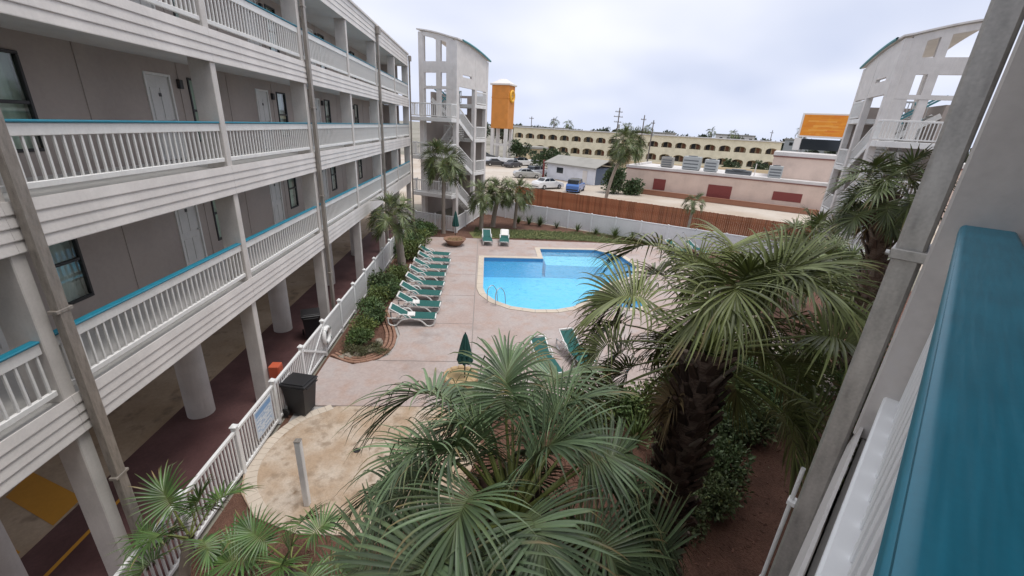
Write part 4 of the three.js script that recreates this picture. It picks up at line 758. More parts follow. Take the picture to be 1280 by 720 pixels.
palm('fan_palm', 'leaning palm in the middle of the lawn corner cluster', [0.9, 0, -35.4], [1.4, 2.95, -35], { set: setFar, count: 26, scale: 0.95, r0: 0.2, r1: 0.16, seed: 59, group: gP });
palm('fan_palm', 'yellowish palm at the end of the lawn corner cluster, before the white boundary fence', [2.75, 0, -35.3], [2.9, 3.0, -35], { set: setFar, count: 26, scale: 0.95, r0: 0.14, r1: 0.12, seed: 61, group: gP });
palm('fan_palm', 'lone palm with tall leaning bare trunk behind the cedar fence', [14.6, 0, -50.5], [16.2, 6.8, -50], { set: setFar, count: 36, scale: 1.45, r0: 0.2, r1: 0.15, dry: 4, seed: 67 });
palm('fan_palm', 'young palm poking up in front of the cedar fence', [16.6, 0, -32.8], [16.8, 3.1, -33], { set: setFar, count: 16, scale: 0.6, r0: 0.12, r1: 0.1, seed: 71 });
palm('fan_palm', 'low palm growing at the foot of the free standing stair tower', [16.3, 0, -19.2], [16.2, 3.5, -19.3], { set: setFar, count: 24, scale: 1.15, r0: 0.2, r1: 0.18, seed: 73, low: 0.8 });
palm('fan_palm', 'bushy palm beside the foot of the free standing stair tower', [14.6, 0, -15.3], [14.5, 2.9, -15.4], { set: setFar, count: 22, scale: 1.2, r0: 0.2, r1: 0.18, seed: 79, low: 0.8 });

// ---------------------------------------------------------------- shrubs, ground plants, trees
function leafBlob(o) { // leaves through an uneven ellipsoid volume made of lobes
  const { n = 900, rx = 0.6, ry = 0.5, rz = 0.6, size = 0.09, tone = [0.05, 0.085, 0.025], vary = 0.5, seed = 1, lobes = 7, ratio = 0.45, y0 = 0, point = 0.2 } = o, r = rng(seed), s = soup(), LB = [];
  for (let i = 0; i < lobes; i++) { const a = r() * 6.28, k = Math.sqrt(r()) * 0.62, h = r(); LB.push([Math.cos(a) * k * rx, y0 + ry * (0.35 + h * 1.0), Math.sin(a) * k * rz, 0.34 + 0.3 * r(), 0.75 + 0.5 * r()]); }
  for (let i = 0; i < n; i++) {
    const L = LB[Math.floor(r() * lobes)], u = r() * 2 - 1, a = r() * 6.28, q = Math.sqrt(1 - u * u), rad = Math.pow(r(), 0.4) * L[3] * (1.0 + 0.25 * (r() - 0.5));
    const dn = V3(q * Math.cos(a), u, q * Math.sin(a)), c = V3(L[0] + dn.x * rad * rx, Math.max(0.02, L[1] + dn.y * rad * ry), L[2] + dn.z * rad * rz);
    const dir = dn.clone().add(V3((r() - 0.5) * 1.3, (r() - 0.3) * 1.1, (r() - 0.5) * 1.3)).normalize(); let sd = V3().crossVectors(dir, V3(r() - 0.5, r() - 0.5, r() - 0.5)).normalize();
    const l = size * (0.6 + 0.8 * r()), w = l * ratio, up = V3().crossVectors(sd, dir), e = s.p.length / 3, b = c;
    const m = c.clone().addScaledVector(dir, l * 0.5).addScaledVector(up, -0.08 * l), tp = c.clone().addScaledVector(dir, l);
    s.p.push(b.x, b.y, b.z, m.x + sd.x * w * 0.5, m.y + sd.y * w * 0.5 + 0.05 * l, m.z + sd.z * w * 0.5, tp.x, tp.y - point * l * 0.3, tp.z, m.x - sd.x * w * 0.5, m.y - sd.y * w * 0.5 + 0.05 * l, m.z - sd.z * w * 0.5);
    const g = L[4] * (1 - vary / 2 + vary * r()), yl = r() < 0.08 ? 1.5 : 1; for (let z = 0; z < 4; z++) s.c.push(tone[0] * g * yl, tone[1] * g * (yl > 1 ? 1.2 : 1), tone[2] * g);
    s.i.push(e, e + 1, e + 2, e, e + 2, e + 3);
  }
  return soupGeo(s);
}
function rosette(o) { // strap leaved plant: blades arching from the centre
  const { n = 34, len = 0.6, w = 0.03, tone = [0.07, 0.11, 0.03], seed = 1, droop = 0.5, el0 = 0.5, el1 = 1.4 } = o, r = rng(seed), s = soup();
  for (let k = 0; k < n; k++) {
    const a = k * 2.4 + r() * 0.4, el = el0 + (el1 - el0) * r(); let d = V3(Math.cos(el) * Math.cos(a), Math.sin(el), Math.cos(el) * Math.sin(a)), p = V3(0, 0.02, 0), b = -1; const sd = V3(-Math.sin(a), 0, Math.cos(a)), L = len * (0.6 + 0.5 * r()), g = 0.7 + 0.6 * r();
    for (let m = 0; m <= 5; m++) { const f = m / 5, ww = w * (f < 0.3 ? 0.6 + f : Math.pow(1 - (f - 0.3) / 0.7, 0.8)) + 0.001, e = s.p.length / 3; s.p.push(p.x + sd.x * ww, p.y, p.z + sd.z * ww, p.x - sd.x * ww, p.y, p.z - sd.z * ww); for (let z = 0; z < 2; z++) s.c.push(tone[0] * g, tone[1] * g, tone[2] * g); if (b >= 0) s.i.push(b, b + 1, e, b + 1, e + 1, e); b = e; p = p.clone().addScaledVector(d, L / 5); d = d.clone().addScaledVector(DOWN, droop * f * 0.5).normalize(); }
  }
  return soupGeo(s);
}
const stemMat = std([0.12, 0.085, 0.06], 0.95);
function shrub(name, label, pos, geo, h, group, sc = 1, turn = 0) {
  const t = thing(name, label, 'shrub', pos, turn, group); mesh('foliage', geo, leafMatSoft, t);
  const st = []; for (let k = 0; k < 4; k++) { const a = k * 1.6 + 0.4; st.push(tube([V3(0, -0.03, 0), V3(Math.cos(a) * 0.06, h * 0.35, Math.sin(a) * 0.06), V3(Math.cos(a) * 0.2, h * 0.75, Math.sin(a) * 0.2)], 0.018, 5, 5)); } mesh('stem', merge(st), stemMat, t); t.scale.setScalar(sc); return t;
}
const hedgeGeo = [1, 2, 3].map(k => leafBlob({ n: 1500, rx: 0.78, ry: 0.52, rz: 0.95, size: 0.12, ratio: 0.5, tone: [[0.08, 0.13, 0.04], [0.115, 0.155, 0.042], [0.068, 0.118, 0.045]][k - 1], seed: 200 + k, lobes: 9 }));
const lowGeo = [1, 2].map(k => leafBlob({ n: 900, rx: 0.7, ry: 0.3, rz: 0.7, size: 0.10, tone: [[0.10, 0.105, 0.05], [0.12, 0.125, 0.062]][k - 1], seed: 220 + k, lobes: 9 }));
const darkGeo = [1, 2].map(k => leafBlob({ n: 1900, rx: 0.85, ry: 0.75, rz: 0.85, size: 0.115, ratio: 0.55, tone: [[0.072, 0.108, 0.042], [0.092, 0.122, 0.048]][k - 1], seed: 230 + k, lobes: 10, vary: 0.7 }));
const strapGeo = [1, 2].map(k => rosette({ n: 46, len: 0.75, w: 0.022, tone: [[0.085, 0.125, 0.035], [0.06, 0.10, 0.035]][k - 1], seed: 240 + k }));
const gH = 'shrubs in the planted island along the fence', hr = rng(300);
for (let i = 0; i < 9; i++) shrub('hedge_shrub', `leafy green shrub, ${ORD[i]} from the rounded brick tip of the planted island`, [-4.5 + rr(-0.25, 0.2, hr), 0, -14.5 - i * 0.92], hedgeGeo[i % 3], 0.7, gH, rr(0.75, 0.98, hr), rr(0, 6, hr));
for (let i = 0; i < 6; i++) shrub('hedge_shrub', `taller leafy shrub, ${ORD[i]} behind the short pale palm of the planted island`, [-4.6 + rr(-0.15, 0.35, hr), 0, -25.2 - i * 1.25], hedgeGeo[(i + 1) % 3], 0.8, 'tall shrubs at the far end of the planted island', rr(1.15, 1.6, hr), rr(0, 6, hr));
shrub('dark_shrub', 'dark blue green shrub against the fence by the short palm', [-4.85, 0, -19.9], darkGeo[0], 0.9, undefined, 1.0);
for (let i = 0; i < 6; i++) shrub('ground_plant', `low greyish plant in the brick tip of the island, ${ORD[i]} from the fence`, [-4.75 + i * 0.23, 0.02, -13.95 - 0.12 * Math.abs(i - 2.5) + (i % 2) * 0.35], lowGeo[i % 2], 0.3, 'low plants at the tip of the planted island', rr(0.4, 0.55, hr), rr(0, 6, hr));
{ // rounded tip of the island: two courses of edging bricks and pale stones
  const e = thing('island_edging', 'rounded brick edging at the tip of the planted island', 'edging', [0, 0, 0]);
  const path = new THREE.CatmullRomCurve3([V3(-5.2, 0, -13.62), V3(-4.35, 0, -13.14), V3(-3.65, 0, -13.4), V3(-3.25, 0, -14.2), V3(-3.3, 0, -15.2), V3(-3.7, 0, -16.4), V3(-4.15, 0, -17.6)]);
  const bg = cbox(0.21, 0.07, 0.11, 0.012);
  for (const [off, n] of [[0, 30], [0.15, 28], [0.3, 25]]) for (let i = 0; i < n; i++) { const p = path.getPointAt((i + 0.5) / n), t = path.getTangentAt((i + 0.5) / n); const q = place('brick', bg, [M.brick, M.terracotta, M.brick][Math.floor(hr() * 3)], e, p.x + t.z * off, 0.045 + rr(-0.008, 0.01, hr), p.z - t.x * off, -Math.atan2(t.z, t.x) + rr(-0.06, 0.06, hr)); }
  const gS = 'pale stones at the tip of the planted island';
  const rock = (k) => { const g = new THREE.IcosahedronGeometry(0.11, 1), p = g.attributes.position; for (let i = 0; i < p.count; i++) { const v = V3(p.getX(i), p.getY(i), p.getZ(i)), f = 1 + 0.55 * PN.noise(v.x * 14 + k * 3, v.y * 14, v.z * 14); p.setXYZ(i, v.x * f * 1.2, v.y * f * 0.7, v.z * f); } g.computeVertexNormals(); return metric(g); };
  const rg = [rock(1), rock(2), rock(3)];
  for (let i = 0; i < 15; i++) { const f = hr(), p = path.getPointAt(0.12 + f * 0.4), q = mesh('garden_stone', rg[i % 3], M.rock, null, { label: 'pale rounded stone among the low plants at the island tip', category: 'stone', group: gS }); const k = 0.45 + hr() * 0.5; q.position.set(p.x - 0.25 - k * 0.4 * (p.x + 5 > 0.8 ? 1 : 0.2), 0.05, p.z - k * 0.55); q.rotation.y = hr() * 6; q.scale.setScalar(rr(0.6, 1.25, hr)); }
}
// near bed to the right of the big palm
const gD = 'dark shrubs in the shaded mulch bed';
for (const [x, z, s, k] of [[6.1, -8.0, 1.0, 0], [5.6, -7.0, 0.8, 1], [6.8, -9.2, 1.1, 0], [5.2, -8.4, 0.85, 1], [4.6, -6.6, 0.7, 1], [7.9, -9.6, 1.1, 1]]) shrub('dark_shrub', 'dark leafy shrub growing in the shaded mulch bed', [x, 0, z], darkGeo[k], 0.9, gD, s, x * 3);
const gR = 'shrubs between the mulch bed and the pool deck';
for (const [x, z, s, k] of [[4.2, -10.2, 1.15, 0], [5.4, -10.3, 1.2, 1], [6.6, -10.6, 1.2, 2], [3.0, -10.1, 1.0, 1], [7.4, -10.2, 1.3, 0], [8.8, -10.4, 1.3, 2], [10.4, -11.0, 1.3, 1], [8.0, -11.3, 1.1, 0], [9.6, -11.4, 1.2, 1], [11.2, -12.4, 1.2, 0], [10.4, -13.6, 1.1, 1], [12.6, -13.4, 1.4, 1], [9.0, -12.9, 1.0, 2], [7.0, -12.0, 0.9, 2], [12.4, -11.2, 1.2, 0]]) shrub('border_shrub', 'green shrub in the border between mulch bed and pool deck', [x, 0, z], hedgeGeo[k], 0.9, gR, s, x * 2.1);
for (const [x, z, s] of [[2.4, -9.3, 1.0], [3.6, -9.9, 1.1], [1.3, -7.6, 1.0], [4.4, -9.2, 1.2], [5.2, -10.4, 1.2], [2.0, -6.2, 1.1], [-1.4, -5.0, 1.2], [-0.8, -6.2, 1.1], [0.9, -5.9, 1.2]]) { const t = thing('strap_plant', 'arching strap leaved plant under the two big palms', 'plant', [x, 0, z], x * 5, 'strap leaved plants under the two big palms'); mesh('leaves', strapGeo[Math.round(x * 10) & 1], leafMatSoft, t); t.scale.setScalar(s * 1.1); }
shrub('dark_shrub', 'round dark shrub growing at the pool edge beside the spa', [5.75, 0.03, -18.75], darkGeo[0], 0.6, undefined, 0.62);
const gW = 'young plants in front of the white boundary fence';
for (const [x, z, s] of [[4.1, -36.6, 1.1], [5.0, -36.2, 1.2], [6.4, -35.6, 0.8], [8.0, -34.6, 0.9], [9.4, -33.9, 0.8], [10.8, -33.1, 1.1], [12.0, -32.4, 0.9], [3.2, -36.9, 1.0]]) { const t = thing('strap_plant', 'young upright plant before the white boundary fence', 'plant', [x, 0, z], x * 4, gW); mesh('leaves', strapGeo[Math.round(x * 7) & 1], leafMatSoft, t); t.scale.setScalar(s * 1.25); }
{ // bark chips and dead leaves on the mulch: uncountable
  const g = cbox(0.07, 0.012, 0.025, 0.003), im = new THREE.InstancedMesh(g, std([1, 1, 1], 1), 5200), m = new THREE.Matrix4(), q = new THREE.Quaternion(), r = rng(400), c = new THREE.Color();
  for (let i = 0; i < 5200; i++) { const inB = i % 4 === 0; const x = inB ? rr(-5.2, -4.0, r) : rr(-5, 13, r), z = inB ? rr(-32, -13.8, r) : rr(-10.2, 1, r); q.setFromEuler(new THREE.Euler(rr(-0.4, 0.4, r), r() * 6.28, rr(-0.4, 0.4, r))); const s = 0.5 + r() * 1.1; const bad = !inB && x < 0.2 && z < -6.3 && x > -5.6; m.compose(V3(x, bad ? -0.2 : 0.008, z), q, V3(s, s, s)); im.setMatrixAt(i, m); const k = 0.6 + r() * 0.9; r() < 0.05 ? c.setRGB(0.2, 0.15, 0.10) : c.setRGB(0.135 * k, 0.068 * k, 0.047 * k); im.setColorAt(i, c); }
  im.name = 'bark_chips'; im.castShadow = im.receiveShadow = true; im.userData = { kind: 'stuff', label: 'reddish brown bark chips scattered over the planting beds', category: 'mulch' }; scene.add(im);
  const gb = rosette({ n: 9, len: 0.09, w: 0.006, tone: [0.11, 0.14, 0.045], seed: 5, droop: 0.6 }), gi = new THREE.InstancedMesh(gb, leafMatSoft, 4200);
  for (let i = 0; i < 4200; i++) { const x = rr(-0.6, 12, r), z = rr(-34.4, -31.4, r) - (x < 1 ? 0.2 : 0); m.compose(V3(x, 0.012, z), q.setFromEuler(new THREE.Euler(0, r() * 6, 0)), V3(1, 1, 1).multiplyScalar(0.6 + r())); gi.setMatrixAt(i, m); }
  gi.name = 'grass_blades'; gi.castShadow = gi.receiveShadow = true; gi.userData = { kind: 'stuff', label: 'short patchy grass of the lawn by the boundary fence', category: 'grass' }; scene.add(gi);
}
function tree(name, label, pos, o, group) {
  const t = thing(name, label, 'tree', pos, o.turn || 0, group); mesh('crown', o.geo, leafMatSoft, t);
  const h = o.h, tr2 = [tube([V3(0, -0.1, 0), V3(0.05, h * 0.3, 0.02), V3(0, h * 0.62, 0)], h * 0.028, 8, 7)]; for (let k = 0; k < 4; k++) { const a = k * 1.7; tr2.push(tube([V3(0.02, h * 0.25, 0), V3(Math.cos(a) * h * 0.1, h * 0.45, Math.sin(a) * h * 0.1), V3(Math.cos(a) * h * 0.2, h * 0.65, Math.sin(a) * h * 0.2)], h * 0.014, 5, 5)); } mesh('trunk', merge(tr2), stemMat, t); return t;
}
const treeGeo = [1, 2].map(k => leafBlob({ n: 3200, rx: 1.75, ry: 2.2, rz: 1.75, size: 0.3, ratio: 0.6, tone: [0.055, 0.09, 0.036], seed: 320 + k, lobes: 13, y0: 0.1 }));
tree('round_tree', 'dense dark tree at the corner of the white shed', [18.3, 0, -59.5], { geo: treeGeo[0], h: 4.2 });
tree('round_tree', 'lower dense tree between the shed and the peach building', [20.6, 0, -58.8], { geo: leafBlob({ n: 2200, rx: 1.5, ry: 1.3, rz: 1.5, size: 0.28, ratio: 0.6, tone: [0.06, 0.10, 0.042], seed: 329, lobes: 11 }), h: 2.6 });

// ---------------------------------------------------------------- beyond the fences: cars, sheds, shops, hotel, signs, horizon
function car(label, pos, turn, paint, kind = 'sedan', group) {
  const t = thing('parked_car', label, 'car', pos, turn, group); // nose towards +x
  const P = kind === 'sedan' ? [[-2.2, 0.35], [-2.25, 0.75], [-2.1, 0.95], [-1.55, 1.0], [-1.0, 1.38], [0.25, 1.42], [1.0, 0.98], [1.95, 0.82], [2.25, 0.62], [2.25, 0.35]] : [[-2.2, 0.4], [-2.25, 0.9], [-2.15, 1.1], [-1.95, 1.62], [-1.5, 1.72], [0.2, 1.70], [0.95, 1.12], [2.0, 0.98], [2.25, 0.75], [2.25, 0.4]];
  const lower = kind === 'sedan' ? [[-2.2, 0.3], [-2.26, 0.7], [-2.1, 0.96], [-1.5, 1.0], [1.05, 0.98], [1.95, 0.84], [2.25, 0.62], [2.25, 0.3]] : [[-2.2, 0.34], [-2.26, 0.9], [-2.1, 1.08], [1.0, 1.1], [2.0, 0.98], [2.25, 0.74], [2.25, 0.34]];
  const ex = (pts, w, b) => { const g = new THREE.ExtrudeGeometry(new THREE.Shape(pts.map(p => new THREE.Vector2(...p))), { depth: w - 2 * b, bevelEnabled: true, bevelSize: b * 0.8, bevelThickness: b, bevelSegments: 3 }); g.translate(0, 0, -w / 2 + b); return metric(g); };
  const body = mesh('body', ex(lower, 1.78, 0.12), paint, t);
  const cab = kind === 'sedan' ? [[-1.5, 0.98], [-0.95, 1.38], [0.2, 1.42], [1.0, 0.98]] : [[-2.08, 1.05], [-1.92, 1.62], [-1.5, 1.72], [0.2, 1.70], [1.0, 1.08]];
  mesh('cabin', ex(cab, 1.5, 0.1), M.carGlass, t);
  const y = kind === 'sedan' ? 1.44 : 1.72; mesh('roof', rb(kind === 'sedan' ? -0.95 : -1.6, 0.2, y - 0.05, y + 0.03, -0.66, 0.66, 0.03), paint, t);
  for (const s of [-1, 1]) { mesh('pillar', [bar(V3(0.22, y, s * 0.66), V3(1.02, 1.02, s * 0.76), 0.07), bar(V3(kind === 'sedan' ? -0.95 : -1.85, y, s * 0.66), V3(kind === 'sedan' ? -1.5 : -2.08, 1.02, s * 0.76), 0.09), bar(V3(-0.35, y, s * 0.72), V3(-0.35, 1.0, s * 0.79), 0.06)], paint, t); mesh('headlight', rb(2.1, 2.24, 0.62, 0.76, s * 0.62 - 0.16, s * 0.62 + 0.16, 0.03), M.pale, t); mesh('tail_light', rb(-2.27, -2.16, 0.7, 0.86, s * 0.66 - 0.14, s * 0.66 + 0.14, 0.02), M.maroon, t); mesh('mirror', rb(0.72, 0.86, 1.0, 1.14, s * 0.96 - 0.08, s * 0.96 + 0.08, 0.02), paint, t); }
  mesh('bumper', [rb(2.2, 2.32, 0.32, 0.52, -0.8, 0.8, 0.04), rb(-2.32, -2.2, 0.32, 0.55, -0.8, 0.8, 0.04)], M.tyre, t);
  for (const x of [-1.35, 1.4]) for (const s of [-1, 1]) { const w = mesh('wheel', cyl(0.33, 0.33, 0.2, 0, -0.1, 0, 20).rotateX(Math.PI / 2).translate(x, 0.33, s * 0.82), M.tyre, t); mesh('hub_cap', cyl(0.19, 0.19, 0.03, 0, 0, 0, 14).rotateX(Math.PI / 2).translate(x, 0.33, s * 0.925), M.metal, w); }
  return t;
}
car('bright blue hatchback parked near the corner of the white shed', [12.9, 0, -59.6], 1.15, carPaint([0.03, 0.13, 0.42]), 'suv');
car('white sedan parked between the blue car and the silver ones', [9.2, 0, -61.2], 0.55, carPaint([0.72, 0.72, 0.72]), 'sedan');
car('silver grey sedan parked across the lot behind the white sedan', [7.4, 0, -73.5], 0.15, carPaint([0.36, 0.36, 0.34]), 'sedan');
car('pale silver car parked beside the white shed wall', [9.6, 0, -77.0], 0.75, carPaint([0.50, 0.52, 0.55]), 'suv');
car('black sedan parked behind the attached stair tower', [2.6, 0, -93.0], 0.1, carPaint([0.02, 0.02, 0.022]), 'sedan');
car('dark car parked beside the black sedan', [6.2, 0, -92.0], 0.9, carPaint([0.06, 0.06, 0.07]), 'sedan');
car('white van shaped car parked behind the dark cars', [8.8, 0, -97.0], 0.4, carPaint([0.7, 0.7, 0.7]), 'suv');
car('dark sedan parked at the foot of the orange tower', [0.5, 0, -112.0], 0.2, carPaint([0.04, 0.045, 0.05]), 'sedan');
{
  const t = thing('white_shed', 'long low white shed with grey shallow roof in the car park', 'building', [11.0, 0, -75.2], -Math.atan2(7.9, 6.3)); // front wall along local +x
  const L = 10.2; mesh('front_wall', bx(0, L, 0, 2.55, -0.2, 0), M.shed, t); mesh('side_wall', bx(L - 0.2, L, 0, 2.55, -6, -0.201), M.shedSide, t); mesh('side_wall', bx(0, 0.2, 0, 2.55, -6, -0.201), M.shed, t); mesh('rear_wall', bx(0.2, L - 0.2, 0, 2.55, -6, -5.8), M.shed, t);
  const rf = mesh('roof', [bar(V3(L / 2, 2.58, 0.5), V3(L / 2, 3.75, -3.0), L + 0.8, 0.12), bar(V3(L / 2, 3.75, -3.0), V3(L / 2, 2.62, -6.4), L + 0.8, 0.12)], M.roofGrey, t); mesh('gutter', rb(-0.4, L + 0.4, 2.42, 2.54, 0.4, 0.52), M.roofGrey, rf);
  mesh('door', rb(L - 2.4, L - 1.5, 0.02, 2.05, 0.002, 0.05), M.pale, t); mesh('window', rb(2.2, 3.6, 1.1, 2.0, 0.002, 0.05), M.carGlass, t);
  const s = thing('lot_post', 'dark red post at the corner of the white shed', 'post', [10.4, 0, -75.6]); mesh('shaft', rb(-0.15, 0.15, 0, 2.9, -0.15, 0.15), M.maroon, s);
  const w = thing('lot_wall', 'low white wall across the car park behind the dark cars', 'wall', [0, 0, 0]); mesh('wall', bar(V3(-4, 0.65, -101), V3(14.5, 0.65, -97.5), 0.25, 1.3), M.vinyl, w); for (let i = 0; i < 6; i++) { const q = i / 5; mesh('pier', rb(-4 + 18.5 * q - 0.2, -4 + 18.5 * q + 0.2, 0, 1.5, -101 + 3.5 * q - 0.2, -101 + 3.5 * q + 0.2), M.vinyl, w); }
}
{ // peach commercial building behind the cedar fence; front along local +x
  const ang = -Math.atan2(12.8, 18.08), t = thing('peach_building', 'low peach flat roofed building with maroon panels behind the cedar fence', 'building', [20.7, 0, -62.7], ang), L = 27;
  mesh('front_wall', bx(0, L, 0, 3.25, -0.25, 0), M.peach, t); mesh('side_wall', bx(0, 0.25, 0, 3.25, -13, -0.251), M.peach, t); mesh('rear_wall', bx(0.25, L, 0, 3.25, -13, -12.75), M.peach, t);
  mesh('roof', bx(0.1, L, 3.25, 3.42, -12.9, -0.1), M.roofWhite, t); mesh('parapet', [rb(-0.05, L, 3.36, 3.74, -0.35, 0.05, 0.03), rb(-0.05, 0.3, 3.36, 3.74, -13, -0.352, 0.03)], M.roofWhite, t); mesh('roof_edge', rb(-0.06, L, 3.24, 3.36, -0.3, 0.10, 0.01), M.roofEdge, t);
  for (const [x0, x1, y0, y1] of [[4.2, 5.85, 0.7, 2.2], [11.4, 14.3, 0.55, 2.2], [19.0, 22.1, 1.15, 2.2]]) { const w = mesh('shutter', rb(x0, x1, y0, y1, 0.002, 0.05), M.maroon, t); const gs = []; for (let y = y0 + 0.1; y < y1 - 0.05; y += 0.16) gs.push(rb(x0 + 0.05, x1 - 0.05, y, y + 0.12, 0.05, 0.075, 0.004)); mesh('slat_row', merge(gs), M.maroon, w, { kind: 'stuff' }); }
  mesh('wall_joint', [bx(16.0, 16.06, 0, 3.24, 0.001, 0.02), bx(9.1, 9.16, 0, 3.24, 0.001, 0.02)], M.peach, t);
  const k = thing('low_wall', 'low brown wall along the foot of the peach building', 'wall', [20.7, 0, -62.7], ang); mesh('wall', rb(2.2, L, 0, 0.62, 0.9, 1.1, 0.02), M.peachLow, k); mesh('coping', rb(2.2, L, 0.62, 0.68, 0.86, 1.14, 0.01), M.peachLow, k);
  // rooftop machinery
  const unit = (lab, x, z, w, h, d, m) => { const u = thing('rooftop_unit', lab, 'rooftop unit', V3(x, 3.42, z).applyAxisAngle(V3(0, 1, 0), ang).add(V3(20.7, 0, -62.7)).toArray(), ang, 'machinery on the peach roof'); mesh('case', rb(-w / 2, w / 2, 0.15, h, -d / 2, d / 2, 0.03), m, u); mesh('base', rb(-w / 2 + 0.1, w / 2 - 0.1, 0, 0.15, -d / 2 + 0.1, d / 2 - 0.1), M.unitDark, u); mesh('fan_guard', cyl(w * 0.28, w * 0.28, 0.1, 0, h, 0, 16), M.unitDark, u); for (let i = 0; i < 3; i++) mesh('grille', rb(-w / 2 + 0.15, w / 2 - 0.15, 0.35 + i * (h - 0.5) / 3, 0.35 + i * (h - 0.5) / 3 + 0.16, d / 2 + 0.002, d / 2 + 0.03), M.unitDark, u); };
  unit('large grey rooftop cooler on the peach building', 7.9, -5.5, 2.3, 1.9, 1.8, M.unit); unit('second grey cooler next to the large one on the peach roof', 10.6, -5.2, 1.7, 1.7, 1.6, M.unit);
  unit('small dark cooler on the peach roof near its raised block', 18.6, -4.2, 1.6, 1.6, 1.2, M.unit); unit('low dark vent box on the peach roof between the coolers', 14.3, -3.8, 3.2, 0.7, 1.2, M.unitDark); unit('round topped vent at the near edge of the peach roof', 4.2, -6.6, 1.7, 1.5, 1.2, M.roofGrey);
  const v = thing('roof_pipe', 'thin pale pipe rising from the peach roof edge', 'pipe', V3(16.4, 3.74, -0.6).applyAxisAngle(V3(0, 1, 0), ang).add(V3(20.7, 0, -62.7)).toArray()); mesh('pipe', cyl(0.06, 0.06, 1.5, 0, 0, 0, 8), M.pale, v);
  // raised block behind
  const b = thing('peach_block', 'taller windowless peach block rising behind the low peach building', 'building', [39.0, 0, -57.5], ang);
  mesh('wall', bx(0, 26, 0, 6.25, -9, 0), M.peach, b); mesh('parapet', rb(-0.1, 26.1, 6.25, 6.75, -9.1, 0.1, 0.03), M.roofWhite, b); mesh('roof_edge', rb(-0.12, 26, 6.1, 6.249, 0.002, 0.14), M.roofEdge, b);
  // billboard
  const bt = (() => { const c = document.createElement('canvas'); c.width = 256; c.height = 128; const x = c.getContext('2d'); x.fillStyle = '#d8861f'; x.fillRect(0, 0, 256, 128); const r = rng(12); for (let i = 0; i < 60; i++) { x.fillStyle = ['#c9701a', '#e39a30', '#d06a28', '#dfa048'][Math.floor(r() * 4)]; x.globalAlpha = 0.35; x.fillRect(r() * 240, r() * 118, 20 + r() * 60, 4 + r() * 12); } x.globalAlpha = 0.5; x.fillStyle = '#e8b060'; x.fillRect(28, 34, 150, 10); x.fillRect(60, 62, 130, 10); x.fillRect(40, 88, 100, 9); const t = new THREE.CanvasTexture(c); t.colorSpace = THREE.SRGBColorSpace; return t; })();
  const s = thing('billboard', 'orange billboard with pale frame above the peach block', 'billboard', [47.2, 0, -60.2], -0.72);
  mesh('frame', rb(-3.1, 3.1, 8.8, 12.0, -0.15, 0.15, 0.05), M.pale, s); const pg = new THREE.PlaneGeometry(5.7, 2.75); pg.translate(0, 10.4, 0.156); mesh('print', pg, std([1, 1, 1], 0.6, { map: bt }), s); mesh('screen', rb(-2.4, 2.5, 7.15, 8.6, -0.12, 0.12, 0.03), M.carGlass, s); for (const x of [-2.2, 2.2]) mesh('post', cyl(0.18, 0.18, 8.9, x, 0, -0.4, 10), M.lightPole, s); mesh('panel', rb(-3.3, -2.45, 7.0, 8.7, -0.1, 0.1, 0.03), M.pale, s);
}
